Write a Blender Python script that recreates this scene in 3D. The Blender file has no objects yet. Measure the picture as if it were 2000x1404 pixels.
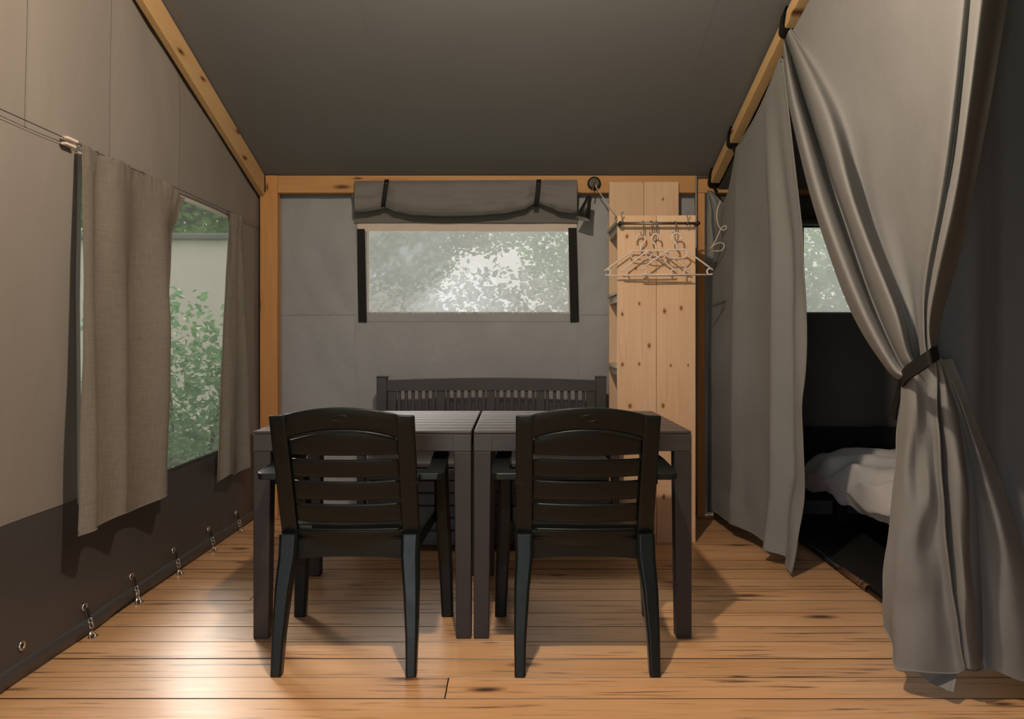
import bpy, bmesh, math, random
from mathutils import Vector, Matrix, noise
random.seed(7)
PI = math.pi
D = bpy.data
C = bpy.context.scene.collection
sc = bpy.context.scene

# ------------------------------------------------------------------ camera
F = 1493.0           # focal length in pixels of the 2000 px wide frame
CX, CY, CH = 1003.0, 663.0, 1.069
cam = D.cameras.new('camera')
cam.sensor_width = 36
cam.lens = F / 2000 * 36
cam.shift_x = -0.0015
cam.shift_y = -0.0195
cam.clip_start = 0.05
co = D.objects.new('camera', cam)
co.location = (0, 0, CH)
co.rotation_euler = (PI / 2, 0, 0)
C.objects.link(co)
sc.camera = co
# ------------------------------------------------------------------ world (bright overcast sky)
w = D.worlds.new('world')
sc.world = w
w.use_nodes = True
bg = w.node_tree.nodes['Background']
bg.inputs[0].default_value = (0.84, 0.92, 1.0, 1)
bg.inputs[1].default_value = 4.2
# ------------------------------------------------------------------ lamp (pendant over the front of the room, just above the frame)
L = D.lights.new('pendant_bulb', 'POINT')
L.energy = 140
L.color = (1.0, 0.80, 0.60)
L.shadow_soft_size = 0.04
lo = D.objects.new('pendant_bulb', L)
lo.location = (-0.08, 1.70, 2.48)
C.objects.link(lo)
# ------------------------------------------------------------------ hazy low sun behind the garden, left of the back wall
SN = D.lights.new('sun', 'SUN')
SN.energy = 34.0
SN.angle = math.radians(35)
SN.color = (0.90, 0.96, 1.0)
so = D.objects.new('sun', SN)
so.rotation_euler = Vector((-0.45, 0.95, 0.62)).to_track_quat('Z', 'Y').to_euler()
so.location = (-4, 8, 6)
C.objects.link(so)
# ------------------------------------------------------------------ exposure
vs = sc.view_settings
vs.view_transform = 'Standard'
vs.look = 'None'
vs.exposure = 0.0
vs.gamma = 1.0
vs.use_curve_mapping = False


def at(px, py, d):
    """point at depth d"""
    s = F / d
    return Vector(((px - CX) / s, d, CH - (py - CY) / s))


def atX(px, py, X):
    """point on the plane x = X"""
    s = (px - CX) / X
    return Vector((X, F / s, CH - (py - CY) / s))


# ------------------------------------------------------------------ materials
def srgb(r, g, b):
    f = lambda c: (c / 255) / 12.92 if c <= 10 else (((c / 255) + 0.055) / 1.055) ** 2.4
    return (f(r), f(g), f(b), 1)


class NT:
    def __init__(s, name):
        s.m = D.materials.new(name)
        s.m.use_nodes = True
        s.t = s.m.node_tree
        s.b = s.t.nodes['Principled BSDF']
        s.out = s.t.nodes['Material Output']

    def n(s, typ, **kw):
        x = s.t.nodes.new(typ)
        for k, v in kw.items():
            setattr(x, k, v)
        return x

    def l(s, a, b):
        s.t.links.new(a, b)

    def noise(s, vec, scale, detail=4, rough=0.55, dist=0.0):
        x = s.n('ShaderNodeTexNoise')
        x.inputs['Scale'].default_value = scale
        x.inputs['Detail'].default_value = detail
        x.inputs['Roughness'].default_value = rough
        x.inputs['Distortion'].default_value = dist
        if vec is not None:
            s.l(vec, x.inputs['Vector'])
        return x.outputs['Fac']

    def mapping(s, vec, scale):
        x = s.n('ShaderNodeMapping')
        x.inputs['Scale'].default_value = scale
        s.l(vec, x.inputs['Vector'])
        return x.outputs['Vector']

    def ramp(s, fac, stops):
        x = s.n('ShaderNodeValToRGB')
        e = x.color_ramp.elements
        while len(e) < len(stops):
            e.new(0.5)
        for el, (p, c) in zip(e, stops):
            el.position = p
            el.color = c
        s.l(fac, x.inputs['Fac'])
        return x.outputs['Color']

    def mix(s, fac, a, b, mode='MIX'):
        x = s.n('ShaderNodeMix', data_type='RGBA', blend_type=mode)
        for sock, v in ((x.inputs['Factor'], fac), (x.inputs['A'], a), (x.inputs['B'], b)):
            if isinstance(v, (int, float, tuple)):
                sock.default_value = v
            else:
                s.l(v, sock)
        # colour sockets of the mix node
        for i, v in ((6, a), (7, b)):
            if isinstance(v, tuple):
                x.inputs[i].default_value = v
            else:
                s.l(v, x.inputs[i])
        return x.outputs[2]

    def math(s, op, a, b=0.0, clamp=False):
        x = s.n('ShaderNodeMath', operation=op)
        x.use_clamp = clamp
        for i, v in enumerate((a, b)):
            if isinstance(v, (int, float)):
                x.inputs[i].default_value = v
            else:
                s.l(v, x.inputs[i])
        return x.outputs[0]

    def bump(s, h, strength, dist=0.002):
        x = s.n('ShaderNodeBump')
        x.inputs['Strength'].default_value = strength
        x.inputs['Distance'].default_value = dist
        s.l(h, x.inputs['Height'])
        s.l(x.outputs[0], s.b.inputs['Normal'])

    def coord(s, which='Object', rnd=True):
        tc = s.n('ShaderNodeTexCoord').outputs[which]
        if not rnd:
            return tc
        oi = s.n('ShaderNodeObjectInfo').outputs['Random']
        k = s.n('ShaderNodeCombineXYZ')
        s.l(s.math('MULTIPLY', oi, 37.0), k.inputs[0])
        s.l(s.math('MULTIPLY', oi, 91.0), k.inputs[1])
        s.l(s.math('MULTIPLY', oi, 53.0), k.inputs[2])
        a = s.n('ShaderNodeVectorMath', operation='ADD')
        s.l(tc, a.inputs[0])
        s.l(k.outputs[0], a.inputs[1])
        return a.outputs[0]


def fabric(name, col, rough=0.85, var=0.18, wrinkle=0.25, wscale=3.0, spec=0.25, aniso=(1, 1, 1), slub=0.0, transl=0.0):
    t = NT(name)
    v = t.coord()
    va = t.mapping(v, aniso)
    n1 = t.noise(va, wscale, 3, 0.5)
    n2 = t.noise(v, 160, 2, 0.6)
    dark = tuple(c * (1 - var) for c in col[:3]) + (1,)
    light = tuple(min(1, c * (1 + var)) for c in col[:3]) + (1,)
    c = t.ramp(n1, [(0.3, dark), (0.7, light)])
    c = t.mix(0.25, c, t.ramp(n2, [(0.3, dark), (0.7, light)]))
    if slub:
        n3 = t.noise(t.mapping(v, (6, 6, 160)), 2.2, 3, 0.6)
        n4 = t.noise(t.mapping(v, (140, 140, 5)), 2.0, 3, 0.6)
        sl = t.math('MULTIPLY', t.math('ADD', n3, n4), 0.5)
        c = t.mix(slub, c, t.ramp(sl, [(0.35, tuple(x * .55 for x in col[:3]) + (1,)), (0.65, tuple(min(1, x * 1.5) for x in col[:3]) + (1,))]))
    t.l(c, t.b.inputs['Base Color'])
    t.b.inputs['Roughness'].default_value = rough
    t.b.inputs['Specular IOR Level'].default_value = spec
    h = t.math('ADD', t.math('MULTIPLY', n1, 1.0), t.math('MULTIPLY', t.noise(va, wscale * 4, 4, .55, .6), 0.28))
    h = t.math('ADD', h, t.math('MULTIPLY', n2, 0.012))
    t.bump(h, wrinkle, 0.02)
    return t.m


def plastic(name, col, rough=0.35, grain=None, spec=0.5, bumps=0.15, var=0.12):
    t = NT(name)
    v = t.coord()
    if grain:
        n = t.noise(t.mapping(v, grain), 3.0, 6, 0.65, 0.4)
    else:
        n = t.noise(v, 9, 4, 0.6)
    dark = tuple(c * (1 - var) for c in col[:3]) + (1,)
    light = tuple(min(1, c * (1 + var)) for c in col[:3]) + (1,)
    t.l(t.ramp(n, [(0.3, dark), (0.7, light)]), t.b.inputs['Base Color'])
    r = t.math('ADD', t.math('MULTIPLY', t.noise(v, 22, 3), 0.16), rough - 0.08)
    t.l(r, t.b.inputs['Roughness'])
    t.b.inputs['Specular IOR Level'].default_value = spec
    t.bump(n if grain else t.noise(v, 260, 2), bumps, 0.002)
    return t.m


def metal(name, col, rough=0.3):
    t = NT(name)
    v = t.coord()
    t.b.inputs['Base Color'].default_value = col
    t.b.inputs['Metallic'].default_value = 1
    t.l(t.math('ADD', t.math('MULTIPLY', t.noise(v, 60, 3), 0.2), rough - 0.1), t.b.inputs['Roughness'])
    return t.m


def wood(name, light, dark, knot, axis='X', cross='Y', joint=False, rough=0.45, knots=1.0, kscale=(2.0, 7.0), spec=0.4, hue_var=0.12, streak=0.0):
    """pine with long grain along one axis, knots and a tone of its own for each board"""
    t = NT(name)
    v = t.coord()
    i = 'XYZ'.index(axis)

    def sc3(a, b):
        r = [b, b, b]
        r[i] = a
        return tuple(r)
    warp = t.n('ShaderNodeTexNoise')
    warp.inputs['Scale'].default_value = 3.0
    t.l(v, warp.inputs['Vector'])
    ring = t.noise(t.mapping(v, sc3(0.55, 14)), 2.2, 4, 0.55, 0.7)
    fine = t.noise(t.mapping(v, sc3(2.5, 120)), 2.5, 3, 0.6)
    patch = t.noise(t.mapping(v, sc3(0.7, 3)), 1.6, 2, 0.5)
    c = t.ramp(ring, [(0.30, light), (0.50, tuple((a + b) / 2 for a, b in zip(light, dark))), (0.56, light), (0.72, dark)])
    c = t.mix(0.28, c, t.ramp(fine, [(0.3, light), (0.75, dark)]))
    c = t.mix(0.35, c, t.ramp(patch, [(0.3, light), (0.7, dark)]))
    if streak:
        s = t.noise(t.mapping(v, sc3(0.9, 22)), 2.6, 3, 0.6, 0.5)
        c = t.mix(t.math('MULTIPLY', t.ramp(s, [(0.57, (0, 0, 0, 1)), (0.70, (1, 1, 1, 1))]), streak), c, knot)
    # knots
    vo = t.n('ShaderNodeTexVoronoi')
    vo.inputs['Scale'].default_value = 1.0
    vo.voronoi_dimensions = '2D'
    sx = t.n('ShaderNodeSeparateXYZ')
    wv = t.n('ShaderNodeVectorMath', operation='SCALE')
    t.l(warp.outputs['Color'], wv.inputs[0])
    wv.inputs['Scale'].default_value = 0.03
    av = t.n('ShaderNodeVectorMath', operation='ADD')
    t.l(v, av.inputs[0])
    t.l(wv.outputs[0], av.inputs[1])
    t.l(av.outputs[0], sx.inputs[0])
    cx = t.n('ShaderNodeCombineXYZ')
    t.l(t.math('MULTIPLY', sx.outputs[i], kscale[0]), cx.inputs[0])
    t.l(t.math('MULTIPLY', sx.outputs['XYZ'.index(cross)], kscale[1]), cx.inputs[1])
    t.l(cx.outputs[0], vo.inputs['Vector'])
    sep = t.n('ShaderNodeSeparateColor')
    t.l(vo.outputs['Color'], sep.inputs[0])
    gate = t.math('GREATER_THAN', sep.outputs[0], 0.45)
    size = t.math('ADD', t.math('MULTIPLY', sep.outputs[1], 0.05), 0.045)
    dist = t.math('DIVIDE', vo.outputs['Distance'], size)
    k = t.math('MULTIPLY', t.math('SUBTRACT', 1.35, dist, clamp=True), gate)
    k = t.math('MULTIPLY', k, knots, clamp=True)
    halo = t.math('MULTIPLY', t.math('MULTIPLY', t.math('SUBTRACT', 1.0, t.math('MULTIPLY', dist, 0.3), clamp=True), gate), 0.35 * knots, clamp=True)
    c = t.mix(halo, c, dark)
    c = t.mix(k, c, knot)
    if joint:      # dirt packed in the joints, on the edges of the boards only
        g = t.n('ShaderNodeNewGeometry')
        sn = t.n('ShaderNodeSeparateXYZ')
        t.l(g.outputs['Normal'], sn.inputs[0])
        c = t.mix(t.math('LESS_THAN', sn.outputs[2], 0.9), c, srgb(50, 32, 20))
    # board tone
    oi = t.n('ShaderNodeObjectInfo').outputs['Random']
    hsv = t.n('ShaderNodeHueSaturation')
    t.l(t.math('ADD', t.math('MULTIPLY', oi, hue_var * 1.6), 1 - hue_var * 0.8), hsv.inputs['Value'])
    t.l(c, hsv.inputs['Color'])
    t.l(hsv.outputs[0], t.b.inputs['Base Color'])
    t.l(t.math('ADD', t.math('MULTIPLY', ring, 0.14), rough - 0.07), t.b.inputs['Roughness'])
    t.b.inputs['Specular IOR Level'].default_value = spec
    t.bump(t.math('ADD', fine, ring), 0.12, 0.002)
    return t.m


def film(name, tint, haze, hazecol, n_amt=0.2, gloss=0.06):
    t = NT(name)
    v = t.coord(rnd=False)
    tr = t.n('ShaderNodeBsdfTransparent')
    tr.inputs[0].default_value = tint
    df = t.n('ShaderNodeBsdfTranslucent')
    df.inputs[0].default_value = hazecol
    d2 = t.n('ShaderNodeBsdfDiffuse')
    d2.inputs[0].default_value = hazecol
    hz = t.n('ShaderNodeMixShader')
    hz.inputs[0].default_value = 0.75
    t.l(d2.outputs[0], hz.inputs[1])
    t.l(df.outputs[0], hz.inputs[2])
    nz = t.noise(v, 4.0, 5, 0.6, 0.5)
    fac = t.math('ADD', t.math('MULTIPLY', nz, n_amt), haze - n_amt * 0.5, clamp=True)
    m1 = t.n('ShaderNodeMixShader')
    t.l(fac, m1.inputs[0])
    t.l(tr.outputs[0], m1.inputs[1])
    t.l(hz.outputs[0], m1.inputs[2])
    gl = t.n('ShaderNodeBsdfGlossy')
    gl.inputs['Roughness'].default_value = 0.12
    bp = t.n('ShaderNodeBump')
    bp.inputs['Strength'].default_value = 0.4
    bp.inputs['Distance'].default_value = 0.02
    t.l(t.noise(v, 3.5, 3), bp.inputs['Height'])
    t.l(bp.outputs[0], gl.inputs['Normal'])
    m2 = t.n('ShaderNodeMixShader')
    m2.inputs[0].default_value = gloss
    t.l(m1.outputs[0], m2.inputs[1])
    t.l(gl.outputs[0], m2.inputs[2])
    t.l(m2.outputs[0], t.out.inputs[0])
    return t.m


def leafmat(name, c1, c2):
    t = NT(name)
    v = t.coord()
    n = t.noise(v, 1.6, 4, 0.6)
    n2 = t.noise(v, 14, 2, 0.6)
    c = t.mix(0.5, t.ramp(n, [(0.35, c1), (0.65, c2)]), t.ramp(n2, [(0.3, c1), (0.7, c2)]))
    t.l(c, t.b.inputs['Base Color'])
    t.b.inputs['Roughness'].default_value = 0.5
    tl = t.n('ShaderNodeBsdfTranslucent')
    t.l(c, tl.inputs[0])
    m = t.n('ShaderNodeMixShader')
    m.inputs[0].default_value = 0.4
    t.l(t.b.outputs[0], m.inputs[1])
    t.l(tl.outputs[0], m.inputs[2])
    t.l(m.outputs[0], t.out.inputs[0])
    return t.m


M = {}
M['canvas'] = fabric('wall_canvas', srgb(136, 131, 126), rough=0.75, var=0.06, wrinkle=0.5, wscale=2.2, aniso=(1, 1, .5))
M['canvas_back'] = fabric('back_canvas', srgb(148, 149, 152), rough=0.5, var=0.06, wrinkle=0.55, wscale=2.6, spec=.35)
M['roof'] = fabric('roof_canvas', srgb(116, 118, 121), rough=0.8, var=0.05, wrinkle=0.12, wscale=1.4)
M['pvc'] = fabric('skirting_pvc', srgb(70, 69, 70), rough=0.42, var=0.08, wrinkle=0.25, wscale=4, spec=.5)
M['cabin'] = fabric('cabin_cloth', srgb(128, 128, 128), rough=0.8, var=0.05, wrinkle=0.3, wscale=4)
M['cabin_front_shade'] = fabric('cabin_front_shade_cloth', srgb(98, 99, 102), rough=0.8, var=0.05, wrinkle=0.12, wscale=4)  # cabin cloth again, with the shade on this side put into its colour
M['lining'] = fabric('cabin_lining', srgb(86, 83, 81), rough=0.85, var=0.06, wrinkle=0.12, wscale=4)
M['curtain'] = fabric('curtain_linen', srgb(116, 110, 102), rough=0.9, var=0.06, wrinkle=0.14, wscale=5, slub=0.35)
M['blind'] = fabric('blind_cloth', srgb(116, 113, 111), rough=0.8, var=0.05, wrinkle=0.15, wscale=6)
M['blind_edge'] = fabric('blind_piping', srgb(84, 88, 92), rough=0.6, var=0.05, wrinkle=0.1)
M['webbing'] = fabric('black_webbing', srgb(24, 23, 22), rough=0.7, var=0.1, wrinkle=0.1, wscale=20)
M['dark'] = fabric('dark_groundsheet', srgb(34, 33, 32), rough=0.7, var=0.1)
M['duvet'] = fabric('white_bedding', srgb(214, 212, 212), rough=0.85, var=0.02, wrinkle=0.45, wscale=7, aniso=(1, .4, 1))
M['bed_base'] = fabric('bed_base', srgb(22, 22, 24), rough=0.8)
M['chair'] = plastic('chair_plastic', srgb(20, 26, 26), rough=0.33, spec=.30)
M['table'] = plastic('table_plastic', srgb(58, 52, 52), rough=0.42, grain=(1, 14, 14), bumps=.25)
M['table_leg'] = plastic('table_leg_plastic', srgb(48, 41, 41), rough=0.5, grain=(14, 14, 1), bumps=.2)
M['bench'] = plastic('bench_plastic', srgb(58, 56, 58), rough=0.5, grain=(1.5, 10, 10), bumps=.2)
M['black'] = plastic('black_metal', srgb(24, 24, 24), rough=0.4)
M['rubber'] = plastic('rubber', srgb(20, 20, 20), rough=0.6)
M['white_plastic'] = plastic('white_plastic', srgb(222, 208, 200), rough=0.35, bumps=.03, var=.02)
M['cord'] = plastic('white_cord', srgb(196, 186, 176), rough=0.6, var=.03)
M['lamp_inner'] = plastic('lamp_lining', srgb(200, 200, 195), rough=0.5, var=.02)
M['sticker'] = plastic('faded_sticker', srgb(96, 92, 72), rough=0.5, var=.1)
M['trim_white'] = fabric('pale_window_band', srgb(205, 192, 182), rough=.6, var=.04, wrinkle=.15, wscale=8)
M['trim_edge'] = fabric('pale_window_edge', srgb(190, 192, 186), rough=.5, var=.04, wrinkle=.1, wscale=8)
M['steel'] = metal('steel', (0.6, 0.57, 0.52, 1), 0.3)
M['grey_steel'] = metal('grey_steel', (0.22, 0.22, 0.22, 1), 0.45)
M['brass'] = metal('brass', (0.75, 0.52, 0.25, 1), 0.3)
kn = srgb(92, 50, 22)
M['floor_wood'] = wood('floor_pine', srgb(226, 180, 134), srgb(184, 132, 84), srgb(84, 56, 36), 'X', 'Y', True, rough=0.38, kscale=(1.5, 4.6), spec=.85, hue_var=.15, streak=.95, knots=1.0)
M['beam_x'] = wood('beam_pine_x', srgb(206, 158, 102), srgb(176, 124, 72), kn, 'X', 'Z', rough=.6, kscale=(1.6, 6))
M['beam_y'] = wood('beam_pine_y', srgb(200, 168, 122), srgb(176, 140, 94), kn, 'Y', 'Z', rough=.6, kscale=(2.2, 7))
M['beam_z'] = wood('beam_pine_z', srgb(204, 152, 94), srgb(172, 116, 64), kn, 'Z', 'X', rough=.6, kscale=(2.2, 7))
M['shelf_z'] = wood('shelf_pine_z', srgb(228, 196, 164), srgb(206, 166, 128), srgb(124, 74, 40), 'Z', 'X', rough=.55, kscale=(6.0, 9.0), hue_var=.07, streak=.12)
M['shelf_x'] = wood('shelf_pine_x', srgb(196, 184, 164), srgb(170, 156, 134), kn, 'X', rough=.6, kscale=(2, 6), hue_var=.05)
M['pole'] = wood('pole_wood', srgb(120, 92, 66), srgb(84, 62, 44), kn, 'Y', rough=.5)
M['film_back'] = film('hazy_film', (0.19, 0.17, 0.148, 1), 0.34, (0.15, 0.135, 0.12, 1), .25, .05)
M['film_left'] = film('clear_film', (0.20, 0.178, 0.155, 1), 0.10, (0.15, 0.13, 0.11, 1), .1, .05)
M['leaf'] = leafmat('green_leaves', srgb(70, 130, 84), srgb(150, 180, 134))
M['leaf_grey'] = leafmat('grey_green_leaves', srgb(150, 156, 144), srgb(206, 206, 198))
M['leaf_tree'] = leafmat('tree_leaves', srgb(70, 124, 62), srgb(140, 184, 104))
M['bark'] = wood('bark', srgb(96, 80, 64), srgb(62, 50, 40), kn, 'Z', 'X', rough=.9)
M['grass'] = fabric('grass_ground', srgb(110, 130, 88), var=.3, wscale=4)
M['render_wall'] = fabric('white_rendered_wall', srgb(232, 224, 216), var=.03, wrinkle=.05)
M['rooftile'] = fabric('roof_sheet', srgb(120, 124, 122), var=.06)


# ------------------------------------------------------------------ object helpers
def link(name, bm, m, parent=None, smooth=False, bevel=0.0, solid=0.0, seg=2, angle=None, recalc=True):
    if recalc:
        bmesh.ops.recalc_face_normals(bm, faces=bm.faces[:])
    me = D.meshes.new(name)
    bm.to_mesh(me)
    bm.free()
    me.materials.append(m)
    if smooth:
        for p in me.polygons:
            p.use_smooth = True
    o = D.objects.new(name, me)
    C.objects.link(o)
    if solid:
        md = o.modifiers.new('thickness', 'SOLIDIFY')
        md.thickness = solid
        md.offset = 0
        md.use_rim = not smooth
    if bevel:
        md = o.modifiers.new('bevel', 'BEVEL')
        md.width = bevel
        md.segments = seg
        md.limit_method = 'ANGLE'
    if parent:
        o.parent = parent
    return o


def tag(o, label, cat, group=None, kind=None):
    o['label'] = label
    o['category'] = cat
    if group:
        o['group'] = group
    if kind:
        o['kind'] = kind
    return o


def thing(name, label, cat, loc=(0, 0, 0), rz=0.0, group=None):
    o = D.objects.new(name, None)
    o.empty_display_size = 0.1
    C.objects.link(o)
    o.location = loc
    o.rotation_euler = (0, 0, rz)
    return tag(o, label, cat, group)


def struct(name, loc=(0, 0, 0), label=None):
    o = D.objects.new(name, None)
    C.objects.link(o)
    o.location = loc
    o['kind'] = 'structure'
    if label:
        o['label'] = label
    return o


def box(bm, x0, x1, y0, y1, z0, z1):
    vs_ = [bm.verts.new((x, y, z)) for z in (z0, z1) for y in (y0, y1) for x in (x0, x1)]
    for f in ((0, 2, 3, 1), (4, 5, 7, 6), (0, 1, 5, 4), (2, 6, 7, 3), (0, 4, 6, 2), (1, 3, 7, 5)):
        bm.faces.new([vs_[i] for i in f])


def B(*a):
    bm = bmesh.new()
    box(bm, *a)
    return bm


def hexa(bm, lo, hi):
    """solid between two quads (lists of four points)"""
    a = [bm.verts.new(p) for p in lo]
    b = [bm.verts.new(p) for p in hi]
    bm.faces.new(a[::-1])
    bm.faces.new(b)
    for i in range(4):
        j = (i + 1) % 4
        bm.faces.new((a[i], a[j], b[j], b[i]))


def tube(bm, pts, r, n=8, closed=False, cap=True):
    pts = [Vector(p) for p in pts]
    rs = r if isinstance(r, (list, tuple)) else [r] * len(pts)
    rings = []
    N = len(pts)
    up = None
    for i, p in enumerate(pts):
        a = pts[i - 1] if (i > 0 or closed) else p
        b = pts[(i + 1) % N] if (i < N - 1 or closed) else p
        t = (b - a).normalized()
        if up is None:
            up = Vector((0, 0, 1)) if abs(t.z) < 0.9 else Vector((1, 0, 0))
        s = t.cross(up)
        if s.length < 1e-5:
            s = t.cross(Vector((1, 0, 0)))
        s.normalize()
        up = s.cross(t).normalized()
        rings.append([bm.verts.new(p + (s * math.cos(k * 2 * PI / n) + up * math.sin(k * 2 * PI / n)) * rs[i]) for k in range(n)])
    for i in range(N if closed else N - 1):
        A, Bq = rings[i], rings[(i + 1) % N]
        for k in range(n):
            bm.faces.new((A[k], A[(k + 1) % n], Bq[(k + 1) % n], Bq[k]))
    if cap and not closed:
        bm.faces.new(rings[0][::-1])
        bm.faces.new(rings[-1])


def cr(p0, p1, p2, p3, t):
    return 0.5 * ((2 * p1) + (-p0 + p2) * t + (2 * p0 - 5 * p1 + 4 * p2 - p3) * t * t + (-p0 + 3 * p1 - 3 * p2 + p3) * t ** 3)


def crs(P, t):
    """catmull-rom over list, t in 0..1"""
    n = len(P) - 1
    x = min(max(t, 0), 1) * n
    i = min(int(x), n - 1)
    g = lambda k: P[min(max(k, 0), n)]
    return cr(g(i - 1), P[i], P[i + 1], g(i + 2), x - i)


def curve_pts(P, n):
    P = [Vector(p) for p in P]
    return [crs(P, i / n) for i in range(n + 1)]


def grid(nu, nv, f):
    bm = bmesh.new()
    V = [[bm.verts.new(f(i / nu, j / nv)) for j in range(nv + 1)] for i in range(nu + 1)]
    for i in range(nu):
        for j in range(nv):
            bm.faces.new((V[i][j], V[i + 1][j], V[i + 1][j + 1], V[i][j + 1]))
    return bm


def loft(strings, nu, nv, fn=None):
    """strings: list of lists of Vectors (same count)"""
    def f(u, v):
        row = [crs(s, v) for s in strings]
        p = crs(row, u)
        return fn(p, u, v) if fn else p
    return grid(nu, nv, f)


def nz(x, y=0.0, z=0.0):
    return noise.noise(Vector((x, y, z)))


def lathe(bm, prof, n=20, axis_pt=Vector((0, 0, 0)), mat=None):
    rings = []
    for r, z in prof:
        ring = []
        for k in range(n):
            p = Vector((r * math.cos(2 * PI * k / n), r * math.sin(2 * PI * k / n), z))
            if mat:
                p = mat @ p
            ring.append(bm.verts.new(p + axis_pt))
        rings.append(ring)
    for a, b in zip(rings, rings[1:]):
        for k in range(n):
            bm.faces.new((a[k], a[(k + 1) % n], b[(k + 1) % n], b[k]))
    return rings


def copy_tree(o, parent=None):
    c = o.copy()
    C.objects.link(c)
    c.parent = parent
    for ch in list(o.children):
        copy_tree(ch, c)
    return c


# ================================================================== THE ROOM
XL = -1.55           # left canvas wall
XR = 3.25
YB = 4.70            # back wall
YF = -1.2            # unseen front of the tent, behind the camera
RIDGE_Y = 1.2


def roof_z(y):
    if y >= RIDGE_Y:
        return 2.060 + 0.337 * (4.60 - y)
    return 2.060 + 0.337 * (4.60 - RIDGE_Y) - 0.30 * (RIDGE_Y - y)


# ---- floor: boards running left to right
floor = struct('floor')
link('floor_base', B(XL - .12, XR + .1, YF, YB + .12, -0.12, -0.028), M['dark'], floor)
PW = 0.1425
y = 4.70
row = 0
rj = random.Random(3)
joints = {18: 0.0}
while y > YF + .2:
    y0 = y - PW
    segs = []
    xs = [XL]
    j = rj.uniform(-1.2, 2.6) if rj.random() < .35 and row != 15 and row != 17 else -9
    if row == 16:
        j = -0.205
    if j > XL + .4:
        xs.append(j)
    xs.append(XR)
    for a, b in zip(xs, xs[1:]):
        top = rj.uniform(-0.0012, 0.0)
        o = link('plank', B(a + .0008, b - .0008, y0 + .0014, y - .0014, -0.028, top), M['floor_wood'], floor, bevel=.0012, seg=1)
    y = y0
    row += 1

# ---- left wall
wl = struct('wall_left')


def bulge(y, z):
    a = 0.012 * nz(y * 1.3, z * 1.1, 2.2) + 0.006 * nz(y * 3.5 + 9, z * 0.9, 5.1)
    return a + .008 * abs(nz((y + .3 * z) * 3.2, z * 1.2, 7.4)) * min(1, max(0, z - .2) * 3)


def lpanel(name, y0, y1, z0, z1, m, n=24, dx=0.0, parent=None):
    def f(u, v):
        yy = y0 + (y1 - y0) * u
        za = z0(yy) if callable(z0) else z0
        zb = z1(yy) if callable(z1) else z1
        zz = za + (zb - za) * v
        return Vector((XL + bulge(yy, zz) + dx, yy, zz))
    nu = max(3, int(abs(y1 - y0) * n))
    return link(name, grid(nu, 20, f), m, parent or wl, smooth=True, solid=.002)


WZ0, WZ1 = 0.485, 1.735
WY0, WY1 = 2.722, 4.16
SEAMS = [YF, 0.9, 1.90, 2.43, 2.94, 3.54, 4.70]
for a, b in zip(SEAMS, SEAMS[1:]):
    lpanel('canvas_panel', a, b, WZ1, lambda yy: roof_z(yy) + .01, M['canvas'])
for s in SEAMS[1:-1]:
    lpanel('seam_strip', s - .005, s + .005, WZ1, lambda yy: roof_z(yy), M['canvas'], n=200, dx=.0018)
lpanel('canvas_panel', YF, WY0, .51, WZ1, M['canvas'])
lpanel('canvas_panel', WY1, YB, .51, WZ1, M['canvas'])
lpanel('seam_strip', YF, WY0, .505, .513, M['canvas'], dx=.0018)
lpanel('seam_strip', YF, YB, 1.735, 1.743, M['canvas'], dx=.0018)
lpanel('skirting_panel', YF, WY0, -.04, .51, M['pvc'])
lpanel('skirting_panel', WY0, YB, -.04, WZ0, M['pvc'])
lpanel('skirting_panel', WY1, YB, WZ0, .51, M['pvc'])


# rolled foot of the skirting
def rollf(u, v):
    yy = YF + (YB - YF) * u
    a = v * PI * 1.05 - .1
    r = .030 + .004 * nz(yy * 4, 1, 3)
    return Vector((XL - .005 + bulge(yy, .05) + .018 * math.sin(a) + .008 * nz(yy * 3, 7), yy, .034 + r * -math.cos(a) + .006 * nz(yy * 2.5, 3)))


link('rolled_hem', grid(120, 10, rollf), M['pvc'], wl, smooth=True, solid=.002)


def roll2(u, v):
    yy = YF + (YB - YF) * u
    return Vector((XL + .008 + bulge(yy, .07) + .008 * v + .004 * nz(yy * 5, 2), yy, .062 + .012 * v + .006 * nz(yy * 2.1, 8)))


def ring_bm(bm, c, R, r, nrm='X', n=18, m=7, squash=1.0):
    pts = []
    for k in range(n):
        a = 2 * PI * k / n
        if nrm == 'X':
            pts.append(Vector(c) + Vector((0, R * math.cos(a) * squash, R * math.sin(a))))
        elif nrm == 'Y':
            pts.append(Vector(c) + Vector((R * math.cos(a) * squash, 0, R * math.sin(a))))
        else:
            pts.append(Vector(c) + Vector((R * math.cos(a), R * math.sin(a) * squash, 0)))
    tube(bm, pts, r, m, closed=True)


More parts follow.
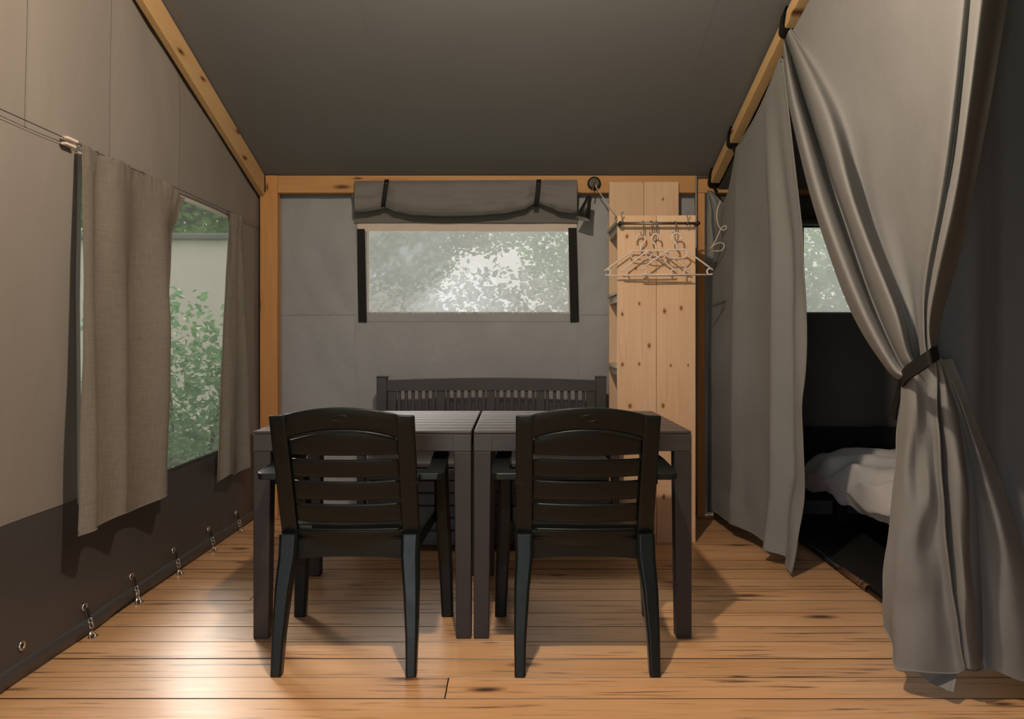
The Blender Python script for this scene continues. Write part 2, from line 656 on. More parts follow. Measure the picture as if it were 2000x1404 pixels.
EY = [2.40, 2.745, 3.10, 3.48, 3.87, 4.24]
for i, ey in enumerate(EY):
    xb = XL + bulge(ey, .106)
    bm = bmesh.new()
    ring_bm(bm, (xb + .004, ey, .108), .0125, .0042, 'X', squash=1)
    o = link('eyelet', bm, M['steel'], wl, smooth=True)
    bm = bmesh.new()
    lathe(bm, [(0.0001, 0.0022), (.0095, .0022)], 14, Vector((xb, ey, .108)), Matrix.Rotation(PI / 2, 3, 'Y'))
    link('eyelet_hole', bm, M['rubber'], wl)
names = ['nearest the camera', 'second from the camera', 'third from the camera', 'fourth from the camera', 'furthest, beside the corner post']
for i, ey in enumerate(EY[1:]):
    t = thing('hook_fastener', 'steel hook and black loop under a wall eyelet, ' + names[i], 'hook', (XL + .05, ey, 0), 0, 'hook fasteners along the left wall')
    xo = -.05 + bulge(ey, .1)
    bm = bmesh.new()
    tube(bm, curve_pts([(xo + .012, 0, .106), (xo + .016, .004, .088), (xo + .019, .006, .07)], 8), .0042, 6)
    link('loop_cord', bm, M['rubber'], t, smooth=True)
    bm = bmesh.new()
    ring_bm(bm, (xo + .021, .006, .058), .010, .0022, 'Y', squash=.7)
    ring_bm(bm, (xo + .024, .008, .040), .011, .0024, 'Y', squash=.6)
    if i == 1:
        tube(bm, [(xo + .026, .0, .046), (xo + .026, -.006, .018), (xo + .028, .016, .016), (xo + .026, .008, .046)], .0022, 6)
    link('ring', bm, M['steel'], t, smooth=True)
    bm = bmesh.new()
    tube(bm, curve_pts([(xo + .030, -.012, .001), (xo + .028, -.008, .016), (xo + .028, .006, .020), (xo + .032, .014, .010), (xo + .036, .016, .001)], 10), .003, 6)
    box(bm, xo + .024, xo + .046, -.016, .020, .0002, .003)
    link('floor_staple', bm, M['steel'], t, smooth=False)

# ---- window in the left wall
w1 = struct('window_1', label='tall clear film window in the left canvas wall')


def wf(u, v):
    yy = WY0 + (WY1 - WY0) * u
    zz = WZ0 + (WZ1 - WZ0) * v
    return Vector((XL + bulge(yy, zz) - .002, yy, zz))


link('window_film', grid(24, 20, wf), M['film_left'], w1, smooth=True)
lpanel('window_edge', WY0 - .012, WY0 + .014, WZ0, WZ1, M['trim_edge'], n=200, dx=.004, parent=w1)
lpanel('window_edge', WY1 - .014, WY1 + .012, WZ0, WZ1, M['trim_edge'], n=200, dx=.004, parent=w1)
lpanel('window_edge', WY0, WY1, WZ1 - .016, WZ1 + .002, M['trim_edge'], dx=.005, parent=w1)
lpanel('window_edge', WY0, WY1, WZ0 - .004, WZ0 + .006, M['pvc'], dx=.005, parent=w1)

# ---- back wall
wb = struct('wall_back')


def bb(x, z):
    a = 0.012 * nz(x * 2.1, z * 1.7, 8.2) + 0.006 * nz(x * 6 + 3, z * 3, 1.1)
    # slanting slack folds in the side panels, flatter in the tight middle one
    k = 1.0 if (x < -.97 or x > .39) else .35
    a += k * .012 * abs(nz((x + .45 * z) * 5.0, (z - .4 * x) * 1.3, 4.4)) + k * .006 * nz((x - .8 * z) * 9, z * 1.5, 6.6)
    return a


def bpanel(name, x0, x1, z0, z1, m, dy=0.0, n=36, parent=None, d=YB):
    nu = max(3, int(abs(x1 - x0) * n))
    nv = max(3, int(abs(z1 - z0) * n))
    return link(name, grid(nu, nv, lambda u, v: Vector((x0 + (x1 - x0) * u, d - bb(x0 + (x1 - x0) * u, z0 + (z1 - z0) * v) - dy, z0 + (z1 - z0) * v))), m, parent or wb, smooth=True, solid=.002)


S = F / YB


def bx_(px):
    return (px - CX) / S


def bz_(py):
    return CH - (py - CY) / S


BW = (bx_(718), bx_(1113), bz_(611), bz_(450))     # back window
ZS = bz_(613)
pl, pr = bx_(696), bx_(1128)
bpanel('canvas_panel', XL, pl, ZS, 2.06, M['canvas_back'])
bpanel('canvas_panel', XL, pl, -.04, ZS, M['canvas_back'], dy=-.001)
bpanel('canvas_panel', pr, 1.24, ZS, 2.06, M['canvas_back'])
bpanel('canvas_panel', pr, 1.24, -.04, ZS, M['canvas_back'], dy=-.001)
bpanel('canvas_panel', pl, pr, .30, BW[2], M['canvas_back'])
bpanel('canvas_panel', pl, pr, -.04, .30, M['pvc'])
bpanel('canvas_panel', pl, pr, BW[3], 2.06, M['canvas_back'])
bpanel('canvas_panel', pl, BW[0], BW[2], BW[3], M['canvas_back'])
bpanel('canvas_panel', BW[1], pr, BW[2], BW[3], M['canvas_back'])
bpanel('seam_strip', XL, pl, ZS - .008, ZS + .008, M['canvas_back'], dy=.003, n=60)
bpanel('seam_strip', pr, 1.24, ZS - .006, ZS + .006, M['canvas_back'], dy=.003, n=60)
bpanel('seam_strip', pl - .006, pl + .006, 0.0, 1.97, M['canvas_back'], dy=.004, n=40)
bpanel('seam_strip', pr - .004, pr + .004, 0.0, 1.97, M['canvas_back'], dy=.003, n=40)
bpanel('hem_strip', pl + .01, pr - .01, bz_(628), BW[2] + .002, M['canvas_back'], dy=.004, n=40)
# crinkled welding tape on the seam, pale colour standing in for glints
bm = bmesh.new()
for i in range(26):
    x = bx_(578 + 4.2 * i) + random.uniform(-.003, .003)
    zc = ZS + random.uniform(-.002, .006)
    h = random.uniform(.003, .009)
    yy = YB - bb(x, zc) - .0055
    tube(bm, [(x - .004, yy, zc - h), (x + random.uniform(-.004, .004), yy - .003, zc + h * .3), (x + .004, yy, zc + h)], .0014, 5)
link('seam_pucker_glints', bm, M['trim_edge'], wb, smooth=True)['kind'] = 'stuff'

w2 = struct('window_2', label='hazy film window in the back canvas wall')


def win_back(parent, x0, x1, z0, z1, d):
    link('window_film', grid(20, 10, lambda u, v: Vector((x0 + (x1 - x0) * u, d + .004 + .006 * nz(u * 3, v * 2, 4), z0 + (z1 - z0) * v))), M['film_back'], parent, smooth=True)


win_back(w2, *BW, YB)
bpanel('window_edge', BW[0] - .004, BW[0] + .010, BW[2], BW[3], M['trim_edge'], dy=.004, n=60, parent=w2)
bpanel('window_edge', BW[1] - .008, BW[1] + .002, BW[2], BW[3], M['trim_edge'], dy=.004, n=60, parent=w2)
bpanel('window_edge', BW[0], BW[1], BW[2] - .004, BW[2] + .006, M['trim_edge'], dy=.004, n=60, parent=w2)
bpanel('pale_band', bx_(699), bx_(1126), bz_(452), bz_(436), M['trim_white'], dy=.005, n=40, parent=w2)


def slab4(px0, px1, px2, px3, y0, y1, d, th, m, name, parent):
    """strip given by its top and bottom pixel corners at depth d"""
    bm = bmesh.new()
    q = [at(px0, y0, d), at(px1, y0, d), at(px3, y1, d), at(px2, y1, d)]
    hexa(bm, [p + Vector((0, th, 0)) for p in q], [p for p in q])
    return link(name, bm, m, parent)


slab4(697, 712, 700, 716, 447, 629, YB - .016, .008, M['webbing'], 'fastening_strip', w2)
slab4(1110, 1126, 1114, 1131, 445, 629, YB - .016, .008, M['webbing'], 'fastening_strip', w2)

# ---- roof canvas
ce = struct('ceiling')


def rpanel(x0, x1, ya, yb_, n=10):
    link('canvas_panel', grid(max(3, int((x1 - x0) * n)), 30, lambda u, v: Vector((x0 + (x1 - x0) * u, ya + (yb_ - ya) * v, roof_z(ya + (yb_ - ya) * v) + .004 + .010 * nz((x0 + (x1 - x0) * u) * .9, (ya + (yb_ - ya) * v) * .8, 3) * min(1, abs(4.72 - (ya + (yb_ - ya) * v)) * 2)))), M['roof'], ce, smooth=True, solid=.002)


RX = [XL - .05, -.66, .87, 2.2, XR + .05]
for a, b in zip(RX, RX[1:]):
    rpanel(a, b, RIDGE_Y, 4.74)
    rpanel(a, b, YF - .1, RIDGE_Y)
for s in RX[1:-1]:
    link('seam_strip', grid(2, 40, lambda u, v: Vector((s - .002 + .004 * u, 1.3 + 3.4 * v, roof_z(1.3 + 3.4 * v) + .003 + .010 * nz(s * .9, (1.3 + 3.4 * v) * .8, 3) * min(1, abs(4.72 - (1.3 + 3.4 * v)) * 2)))), M['roof'], ce, smooth=True, solid=.0015)

# ---- far right wall of the tent
wr = struct('wall_right')
link('canvas_panel', B(XR, XR + .01, YF, YB, 0, 3.3), M['lining'], wr)

# ---- unseen front wall, added to cut the daylight; door gap sized for fill
wfr = struct('wall_front_unseen')
link('canvas_panel', B(XL, -1.40, YF - .01, YF, 0, 3.0), M['canvas'], wfr)
link('canvas_panel', B(-.2, XR, YF - .01, YF, 0, 3.0), M['canvas'], wfr)
link('canvas_panel', B(-1.40, -.2, YF - .01, YF, 2.05, 3.0), M['canvas'], wfr)

# ---- timber frame
t = struct('trim_1', label='pine beam along the top of the back wall')
link('beam', B(-1.42, 3.2, 4.60, 4.665, 1.952, 2.056), M['beam_x'], t, bevel=.003)
t = struct('trim_2', label='pine corner post at the left of the back wall')
bm = bmesh.new()
prof = [(-1.525, 0), (-1.420, 0), (-1.420, 2.056), (-1.492, 2.056), (-1.492, 1.955), (-1.525, 1.945)]
a = [bm.verts.new((x, 4.595, z)) for x, z in prof]
b = [bm.verts.new((x, 4.66, z)) for x, z in prof]
bm.faces.new(a)
bm.faces.new(b[::-1])
for i in range(6):
    bm.faces.new((a[i], b[i], b[(i + 1) % 6], a[(i + 1) % 6]))
link('post', bm, M['beam_z'], t, bevel=.003)
t = struct('trim_3', label='pine post behind the shelf unit')
link('post', B(1.10, 1.152, 4.60, 4.65, 0, 1.951), M['beam_z'], t, bevel=.003)


def rafter(x0, x1, h, ya, yb_, drop=0.004):
    bm = bmesh.new()
    hexa(bm, [(x0, ya, roof_z(ya) - drop - h), (x1, ya, roof_z(ya) - drop - h), (x1, ya, roof_z(ya) - drop), (x0, ya, roof_z(ya) - drop)],
         [(x0, yb_, roof_z(yb_) - drop - h), (x1, yb_, roof_z(yb_) - drop - h), (x1, yb_, roof_z(yb_) - drop), (x0, yb_, roof_z(yb_) - drop)])
    return bm


t = struct('trim_4', label='pine rafter along the left wall')
link('rafter', rafter(-1.528, -1.496, .128, RIDGE_Y, 4.594), M['beam_y'], t, bevel=.003)
t = struct('trim_5', label='pine rafter over the sleeping cabin curtain')
link('rafter', rafter(1.172, 1.226, .062, RIDGE_Y, 4.59, .02), M['beam_y'], t, bevel=.004)
def rz5(y):
    return roof_z(y) - .02


# wiring pipe down the beam
t = thing('conduit_pipe', 'thin grey pipe running down beside the shelf unit', 'pipe')
bm = bmesh.new()
tube(bm, curve_pts([(1.19, 4.575, 2.045), (1.12, 4.575, 2.045), (1.098, 4.575, 2.04), (1.093, 4.575, 2.0), (1.093, 4.575, 1.7), (1.093, 4.575, .02)], 40), .0065, 8)
link('pipe', bm, M['grey_steel'], t, smooth=True)

# ================================================================== BLIND over the back window
t = thing('roller_blind', 'grey cloth blind rolled up above the back window', 'blind')
YBL = 4.585


def blind_bottom(px):
    P = [(692, 414), (715, 412), (742, 408), (752, 404), (775, 413), (810, 419), (860, 421), (920, 420), (980, 416), (1020, 409), (1042, 398), (1052, 396), (1075, 404), (1095, 413), (1127, 416)]
    for (a, ya), (b, yb_) in zip(P, P[1:]):
        if a <= px <= b:
            k = (px - a) / (b - a)
            k = k * k * (3 - 2 * k)
            return ya + (yb_ - ya) * k
    return P[-1][1]


def blf(u, v):
    px = 692 + (1127 - 692) * u
    yb_ = blind_bottom(px)
    y0 = 353 + 2 * (1 - u) - 1.5
    # pinch at the straps
    pin = math.exp(-((px - 752) / 14) ** 2) + math.exp(-((px - 1049) / 14) ** 2)
    belly = (0.012 + .030 * math.sin(PI * min(1, v * 1.02)) ** .7) * (1 - .6 * pin)
    fold = .008 * math.sin(v * 9 + 2.5 * nz(u * 7, v * 2, 1)) * (1 - .5 * pin) + .006 * nz(u * 16, v * 5, 2)
    fold += .010 * max(0, 1 - abs(v - (.45 + .18 * math.sin(u * PI))) / .1) * (1 - pin)
    yy = YBL - belly - fold
    if v > .999:
        yy = YBL - .004
    return at(px, y0 + (yb_ - y0) * v, yy)


link('rolled_cloth', grid(90, 18, blf), M['blind'], t, smooth=True, solid=.003)
bm = bmesh.new()
tube(bm, [at(695 + 429 * i / 60, blind_bottom(695 + 429 * i / 60) - 1, 4.572) for i in range(61)], .0085, 8)
link('piping', bm, M['blind_edge'], t, smooth=True)
link('back_cloth', grid(20, 4, lambda u, v: Vector((bx_(694) + (bx_(1127) - bx_(694)) * u, 4.678 - .07 * v + .006 * nz(u * 8, v, 3), bz_(436) + (1.955 - bz_(436)) * v))), M['blind'], t, smooth=True, solid=.002)
for px in (752, 1050):
    bm = bmesh.new()
    sl = 4 if px == 752 else 3
    P = [at(px + sl, 351, 4.590), at(px + sl - 1, 354, 4.545), at(px, 375, 4.530), at(px - 3, 397, 4.545), at(px - 4, 404, 4.566), at(px - 4, 401, 4.59)]
    Q = curve_pts(P, 14)
    ww = .0135
    prev = None
    for p in Q:
        a = bm.verts.new(p + Vector((-ww, 0, 0)))
        b = bm.verts.new(p + Vector((ww, 0, 0)))
        if prev:
            bm.faces.new((prev[0], prev[1], b, a))
        prev = (a, b)
    s = link('strap', bm, M['webbing'], t, smooth=True, solid=.004)
    s['label'] = 'black webbing strap holding up the roll'
    bm = bmesh.new()
    lathe(bm, [(.0001, .004), (.004, .003), (.0055, 0)], 12, at(px + sl - 1.5, 359, 4.538), Matrix.Rotation(PI / 2, 3, 'X'))
    link('snap', bm, M['steel'], s, smooth=True)

# ================================================================== CURTAINS of the left window
t = thing('curtain_wire', 'thin wire with white end clip along the top of the left window', 'wire')
bm = bmesh.new()
tube(bm, [(XL + .022, 1.2 + .15 * i, 1.755) for i in range(24)], .0017, 6)
link('wire', bm, M['grey_steel'], t, smooth=True)
bm = bmesh.new()
box(bm, XL + .012, XL + .034, 2.60, 2.665, 1.752, 1.762)
box(bm, XL + .010, XL + .030, 2.60, 2.66, 1.733, 1.742)
link('end_clip', bm, M['white_plastic'], t, bevel=.002)


def curtain(name, label, topa, topb, bota, botb, zt, zb, folds, amp, seed, group, sagr=0.0, corner=0.0, xb=.075):
    t = thing(name, label, 'curtain', (XL + .04, (topa + topb) / 2, zb), 0, group)
    oy = (topa + topb) / 2

    def f(u, v):     # v 0 = top
        y_ = (topa + (topb - topa) * u) * (1 - v) + (bota + (botb - bota) * u) * v
        ph = folds * 2 * PI * (u + .13 * nz(u * 2.6, v * .9, seed)) + seed
        a = amp * (0.45 + .55 * min(1, v * 2.2)) * (1 + .9 * nz(u * 3.4, v * 1.3, seed + 4))
        fx = math.sin(ph)
        x_ = XL + .036 + (xb - .04) * v + a * fx + .004 * nz(u * 9, v * 7, seed)
        z_ = zt + (zb - zt) * v + .012 * fx * v - sagr * math.exp(-((1 - u) / .12) ** 2) * (1 - v) ** 4
        # crumpled heading
        if v < .06:
            x_ += .006 * nz(u * 22, v * 30, seed) + .003 * nz(u * 50, v * 50, 3)
            z_ += .005 * nz(u * 16, 3, seed)
        if corner:
            k = max(0, 1 - (1 - u) / .20) * max(0, 1 - v / .14)
            x_ += .06 * k
            z_ -= corner * k * .6
            y_ -= .03 * k
        y_ += .006 * math.cos(ph) * v
        z_ += .010 * nz(u * 3.3, 1, seed) * v
        return Vector((max(x_, XL + .018), y_, z_)) - Vector((XL + .04, oy, zb))
    link('cloth', grid(110, 60, f), M['curtain'], t, smooth=True, solid=.002)
    # stitched hems
    bm = bmesh.new()
    tube(bm, [f(i / 80, 1.0) for i in range(81)], .0032, 6)
    tube(bm, [f(0.002, i / 60) for i in range(61)], .0026, 6)
    tube(bm, [f(.998, i / 60) for i in range(61)], .0026, 6)
    link('hem', bm, M['curtain'], t, smooth=True)
    # little rings carry the cloth on the wire
    bm = bmesh.new()
    for i in range(7):
        p = f(.03 + i * .15, 0)
        ring_bm(bm, (XL + .022 - XL - .04, p.y, 1.752 - zb), .008, .0012, 'Y', n=10, m=5)
    link('curtain_rings', bm, M['grey_steel'], t)['kind'] = 'stuff'
    return t


curtain('window_curtain', 'wide linen curtain hanging over the near half of the left window', 2.665, 3.43, 2.545, 3.27, 1.752, .415, 2.7, .032, 1.3, 'curtains of the left window', sagr=.02, corner=.06, xb=.09)
curtain('window_curtain', 'narrow linen curtain drawn to the far edge of the left window', 4.10, 4.27, 3.88, 4.33, 1.752, .355, 2.2, .022, 4.0, 'curtains of the left window', sagr=0, corner=.0, xb=.07)

# ================================================================== SLEEPING CABIN
# lining walls inside
wcb = struct('wall_cabin', label='dark lining of the sleeping cabin')
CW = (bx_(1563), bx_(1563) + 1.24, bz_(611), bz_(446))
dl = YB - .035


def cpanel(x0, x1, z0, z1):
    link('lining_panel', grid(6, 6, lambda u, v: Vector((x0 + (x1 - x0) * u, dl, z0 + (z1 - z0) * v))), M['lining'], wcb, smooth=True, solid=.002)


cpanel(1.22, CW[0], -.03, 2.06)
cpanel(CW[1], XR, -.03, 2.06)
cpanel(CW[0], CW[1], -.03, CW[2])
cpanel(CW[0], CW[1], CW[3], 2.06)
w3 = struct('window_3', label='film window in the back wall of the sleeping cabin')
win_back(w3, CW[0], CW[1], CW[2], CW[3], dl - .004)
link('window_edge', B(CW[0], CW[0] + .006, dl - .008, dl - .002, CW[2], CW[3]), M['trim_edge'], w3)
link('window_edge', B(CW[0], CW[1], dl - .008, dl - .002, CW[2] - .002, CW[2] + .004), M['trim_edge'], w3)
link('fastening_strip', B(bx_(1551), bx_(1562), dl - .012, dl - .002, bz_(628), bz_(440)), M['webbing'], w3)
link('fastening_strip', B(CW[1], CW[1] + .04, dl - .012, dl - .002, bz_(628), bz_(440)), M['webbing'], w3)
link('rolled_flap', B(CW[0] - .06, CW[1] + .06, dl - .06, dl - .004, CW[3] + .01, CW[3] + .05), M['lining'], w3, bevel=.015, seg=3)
# cabin top lining, keeps the lamp light out
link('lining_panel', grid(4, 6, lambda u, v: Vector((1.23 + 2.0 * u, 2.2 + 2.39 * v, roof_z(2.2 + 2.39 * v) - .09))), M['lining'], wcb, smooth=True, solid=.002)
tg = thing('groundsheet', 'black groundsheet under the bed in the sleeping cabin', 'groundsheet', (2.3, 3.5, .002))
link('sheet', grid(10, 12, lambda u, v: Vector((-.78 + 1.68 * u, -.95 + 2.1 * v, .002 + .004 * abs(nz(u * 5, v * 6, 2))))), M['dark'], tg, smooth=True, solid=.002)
tp = thing('door_pole', 'brown jointed pole lying along the cabin doorway on the floor', 'pole', (1.50, 3.2, .017))
bm = bmesh.new()
tube(bm, [(.012, 1.25, .0), (0, 0.30, 0)], .013, 10)
link('pole_section', bm, M['black'], tp, smooth=True)
bm = bmesh.new()
tube(bm, [(0, .30, 0), (0, .03, 0)], .015, 10)
link('pole_section', bm, M['pole'], tp, smooth=True)
bm = bmesh.new()
tube(bm, [(0, .075, 0), (0, .03, 0)], .0165, 12)
tube(bm, [(0, .10, 0), (0, .085, 0)], .0165, 12)
link('joint_collar', bm, M['pole'], tp, smooth=True)
bm = bmesh.new()
tube(bm, [(0, .03, 0), (-.01, -.55, 0)], .0125, 10)
link('pole_section', bm, M['black'], tp, smooth=True)

# bed
tb = thing('bed', 'low black bed frame standing under the white duvet in the cabin', 'bed', (2.5, 3.55, 0))
bm = bmesh.new()
box(bm, -.66, .66, -1.0, 1.04, .171, .23)
link('frame', bm, M['bed_base'], tb, bevel=.01)
link('mattress', B(-.68, .66, -1.0, 1.02, .231, .33), M['bed_base'], tb, bevel=.03, seg=3)
link('headboard', B(-.74, .70, 1.05, 1.08, .1, .54), M['bed_base'], tb, bevel=.006)
for sx in (-.6, .6):
    for sy in (-.9, .9):
        link('leg', B(sx - .03, sx + .03, sy - .03, sy + .03, .008, .17), M['bed_base'], tb)


def duv(u, v):
    # u across (0 = left hanging edge), v along depth
    yy = -1.02 + 2.05 * v
    prof = [(-.735, .20), (-.775, .26), (-.765, .33), (-.70, .392), (-.55, .42), (-.30, .432), (.05, .435), (.45, .43), (.70, .40), (.73, .25)]
    p = crs([Vector((a, 0, b)) for a, b in prof], u)
    endk = math.exp(-((1 - v) / .05) ** 2)
    w_ = 1 - .5 * endk
    dz = .026 * math.sin(yy * 19 + u * 22 + 3 * nz(u * 4, v * 5, 3)) * (1 - min(1, abs(u - .3) * 1.6)) + .026 * nz(u * 9, v * 9, 5) + .012 * nz(u * 20, v * 22, 8)
    if u < .12:
        dz += .022 * nz(v * 9, 2, 6)
    dx = .018 * nz(v * 8, u * 4, 9)
    return Vector((p.x + dx, yy, max(p.z * (1 - .0 * endk) + dz - .045 * endk, .17)))


td = thing('duvet', 'crumpled white duvet spread over the bed in the cabin', 'duvet', (2.5, 3.55, 0))
link('cover', grid(90, 90, duv), M['duvet'], td, smooth=True, solid=.008)


# partition flap on the far side of the doorway
tf = thing('cabin_curtain', 'grey cabin curtain hanging straight down beside the shelf unit', 'curtain', (1.2, 3.43, .02), 0, 'cloth of the sleeping cabin doorway')
off = Vector((1.2, 3.43, .02))
FY = [4.51, 4.33, 4.15, 4.11, 4.0, 3.86, 3.72, 3.64, 3.56, 3.48, 3.41]
#      x offsets of the cloth from the hanging line, low down
FXl = [-.045, -.035, -.03, -.045, .0, .02, .015, -.015, .055, .03, .035]


def flap(u, v):      # u 0 = far, 1 = near edge; v 0 = top
    n = len(FY) - 1
    yv = crs(FY, u)
    fx = crs(FXl, u)
    # top hangs from straps at 4.13 and 3.33, sagging between
    if yv > 4.13:
        sag = .05 + .16 * math.sin(PI * min(1, (yv - 4.13) / .45))
    else:
        sag = .035 + .05 * math.sin(PI * min(1, (4.13 - yv) / .75))
    zt = rz5(yv) - .06 - sag
    if u > .97:
        zt -= .02
    zb = .055 + .05 * u * (1 - u) - .035 * u ** 6 + .02 * (1 - u)
    z_ = zt + (zb - zt) * v
    k = min(1, v * 2.2)
    x_ = 1.20 + fx * k + (.065 * u) * min(1, v * 3)
    y_ = yv - .10 * v * v * (1 - u) * .0 + .02 * v * u
    # creases low on the near edge
    cr_ = max(0, (u - .68) / .32) * max(0, min(1, (v - .35) / .2))
    x_ += .010 * cr_ * math.sin((v * 18 - u * 14) + 3 * nz(u * 4, v * 6, 2)) + .007 * nz(u * 6, v * 5, 7) * k
    lowk = max(0, (v - .78) / .22)
    x_ += .012 * lowk * nz(u * 9, v * 14, 11)
    # lowest corner pulls in towards the room
    x_ -= .045 * (max(0, v - .8) / .2) ** 1.5 * u
    # far bottom lifts: the hem curves
    return Vector((x_, y_, z_)) - off


link('cloth', grid(120, 90, flap), M['cabin'], tf, smooth=True, solid=.002)
bm = bmesh.new()
tube(bm, [flap(1, i / 80) for i in range(81)], .0035, 6)
tube(bm, [flap(i / 80, 1) for i in range(81)], .0035, 6)
link('hem', bm, M['cabin'], tf, smooth=True)
bm = bmesh.new()
tube(bm, [flap(.35 + .65 * i / 60, 0) for i in range(61)], .007, 6)
link('hem', bm, M['cabin'], tf, smooth=True)

# far gathered piece against the back wall
tk = thing('cabin_curtain', 'dark narrow piece of cabin cloth bunched against the back wall by the beam', 'curtain', (1.25, 4.5, .05), 0, 'cloth of the sleeping cabin doorway')
kf = []
for (pa, xa) in ((1378, 0), (1388, 1), (1398, 0), (1412, 1), (1430, 0), (1450, 1)):
    pts = []
    for yy_, kx in ((372, .12), (420, .7), (480, 1), (600, 1.0), (760, 1.0), (900, 1.05), (1000, 1.15)):
        px = 1381 + (pa - 1378) * kx
        pts.append(at(px, yy_, 4.585 - .035 * xa * min(1, kx)) - Vector((1.25, 4.5, .05)))
    kf.append(pts)
link('cloth', loft(kf, 40, 60, lambda p, u, v: p + Vector((.006 * nz(u * 6, v * 9, 3), .016 * nz(u * 5, v * 8, 4), 0))), M['cabin'], tk, smooth=True, solid=.002)

# tied-back curtain: strings from the rafter down to the tie
tc_ = thing('tied_curtain', 'large grey cabin curtain gathered to the right by a black tie', 'curtain', (1.2, 2.25, .06), 0, 'cloth of the sleeping cabin doorway')
off2 = Vector((1.2, 2.25, .06))
ST = [
    ([(1528, 92), (1543, 215), (1588, 400), (1652, 585), (1733, 722), (1768, 738)], [1.19, 1.17, 1.17, 1.17, 1.18, 1.19]),
    ([(1531, 84), (1552, 215), (1602, 400), (1672, 587), (1742, 716), (1774, 734)], [1.16, 1.12, 1.11, 1.11, 1.15, 1.17]),
    ([(1534, 78), (1566, 215), (1622, 400), (1692, 588), (1750, 708), (1778, 730)], [1.18, 1.15, 1.15, 1.15, 1.17, 1.18]),
    ([(1536, 72), (1578, 215), (1638, 400), (1706, 590), (1757, 704), (1782, 727)], [1.19, 1.23, 1.23, 1.21, 1.20, 1.20]),
    ([(1538, 66), (1592, 215), (1650, 400), (1722, 590), (1765, 700), (1786, 724)], [1.17, 1.15, 1.15, 1.14, 1.16, 1.18]),
    ([(1541, 60), (1612, 215), (1668, 400), (1742, 590), (1774, 692), (1790, 720)], [1.17, 1.13, 1.12, 1.12, 1.15, 1.17]),
    ([(1545, 56), (1640, 215), (1688, 400), (1756, 590), (1782, 686), (1793, 717)], [1.18, 1.20, 1.22, 1.22, 1.21, 1.20]),
    ([(1553, 52), (1680, 200), (1718, 400), (1768, 580), (1788, 678), (1796, 714)], [1.19, 1.22, 1.24, 1.24, 1.22, 1.20]),
    ([(1620, -60), (1735, 190), (1750, 400), (1780, 570), (1793, 670), (1800, 711)], [1.20, 1.23, 1.25, 1.25, 1.22, 1.20]),
    ([(1730, -150), (1790, 190), (1790, 400), (1790, 565), (1796, 664), (1803, 709)], [1.20, 1.22, 1.24, 1.24, 1.21, 1.20]),
    ([(1830, -200), (1835, 180), (1820, 400), (1800, 560), (1800, 655), (1807, 707)], [1.20, 1.20, 1.22, 1.22, 1.20, 1.19]),
    ([(1893, -200), (1862, 180), (1832, 400), (1806, 560), (1804, 650), (1811, 705)], [1.18, 1.15, 1.16, 1.17, 1.17, 1.18]),
    ([(1912, -200), (1876, 180), (1845, 400), (1815, 560), (1809, 648), (1816, 703)], [1.19, 1.175, 1.18, 1.185, 1.185, 1.185]),
    ([(1938, -200), (1895, 180), (1862, 400), (1826, 560), (1814, 646), (1821, 701)], [1.20, 1.15, 1.15, 1.16, 1.17, 1.18]),
    ([(1962, -200), (1912, 180), (1876, 400), (1838, 560), (1820, 646), (1826, 699)], [1.24, 1.22, 1.22, 1.21, 1.20, 1.19]),
    ([(1985, -200), (1922, 180), (1884, 400), (1846, 560), (1826, 650), (1830, 698)], [1.34, 1.32, 1.30, 1.27, 1.24, 1.21]),
    ([(2000, -200), (1938, 180), (1896, 400), (1856, 560), (1832, 655), (1832, 697)], [1.40, 1.36, 1.35, 1.32, 1.27, 1.23]),
]
strings = []
for pts, Xs in ST:
    strings.append([atX(px, py, X) - off2 for (px, py), X in zip(pts, Xs)])
link('drape', loft(strings, 130, 80, lambda p, u, v: p + Vector((.006 * nz(u * 8, v * 5, 6) * math.sin(PI * min(1, v)), 0, 0))), M['cabin'], tc_, smooth=True, solid=.002)
# tie band
tie = curve_pts([atX(1757, 758, 1.25), atX(1766, 736, 1.16), atX(1782, 722, 1.13), atX(1803, 708, 1.13), atX(1822, 694, 1.15), atX(1832, 688, 1.24)], 30)
bm = bmesh.new()
prev = None
for i, p in enumerate(tie):
    p = p - off2
    hh = .020
    a = bm.verts.new(p + Vector((0, .008, hh)))
    b = bm.verts.new(p + Vector((0, -.004, -hh)))
    if prev:
        bm.faces.new((prev[0], prev[1], b, a))
    prev = (a, b)
o = link('tie_band', bm, M['webbing'], tc_, smooth=True, solid=.005)
o['label'] = 'black tie band round the gathered curtain'
bm = bmesh.new()
prev = None
for i, p in enumerate(curve_pts([atX(1766, 735, 1.22), atX(1757, 760, 1.235), atX(1748, 790, 1.25), atX(1745, 815, 1.26)], 12)):
    p = p - off2
    a = bm.verts.new(p + Vector((.0, .016, 0)))
    b = bm.verts.new(p + Vector((.0, -.016, -.01)))
    if prev:
        bm.faces.new((prev[0], prev[1], b, a))
    prev = (a, b)
link('tie_end', bm, M['webbing'], tc_, smooth=True, solid=.004)
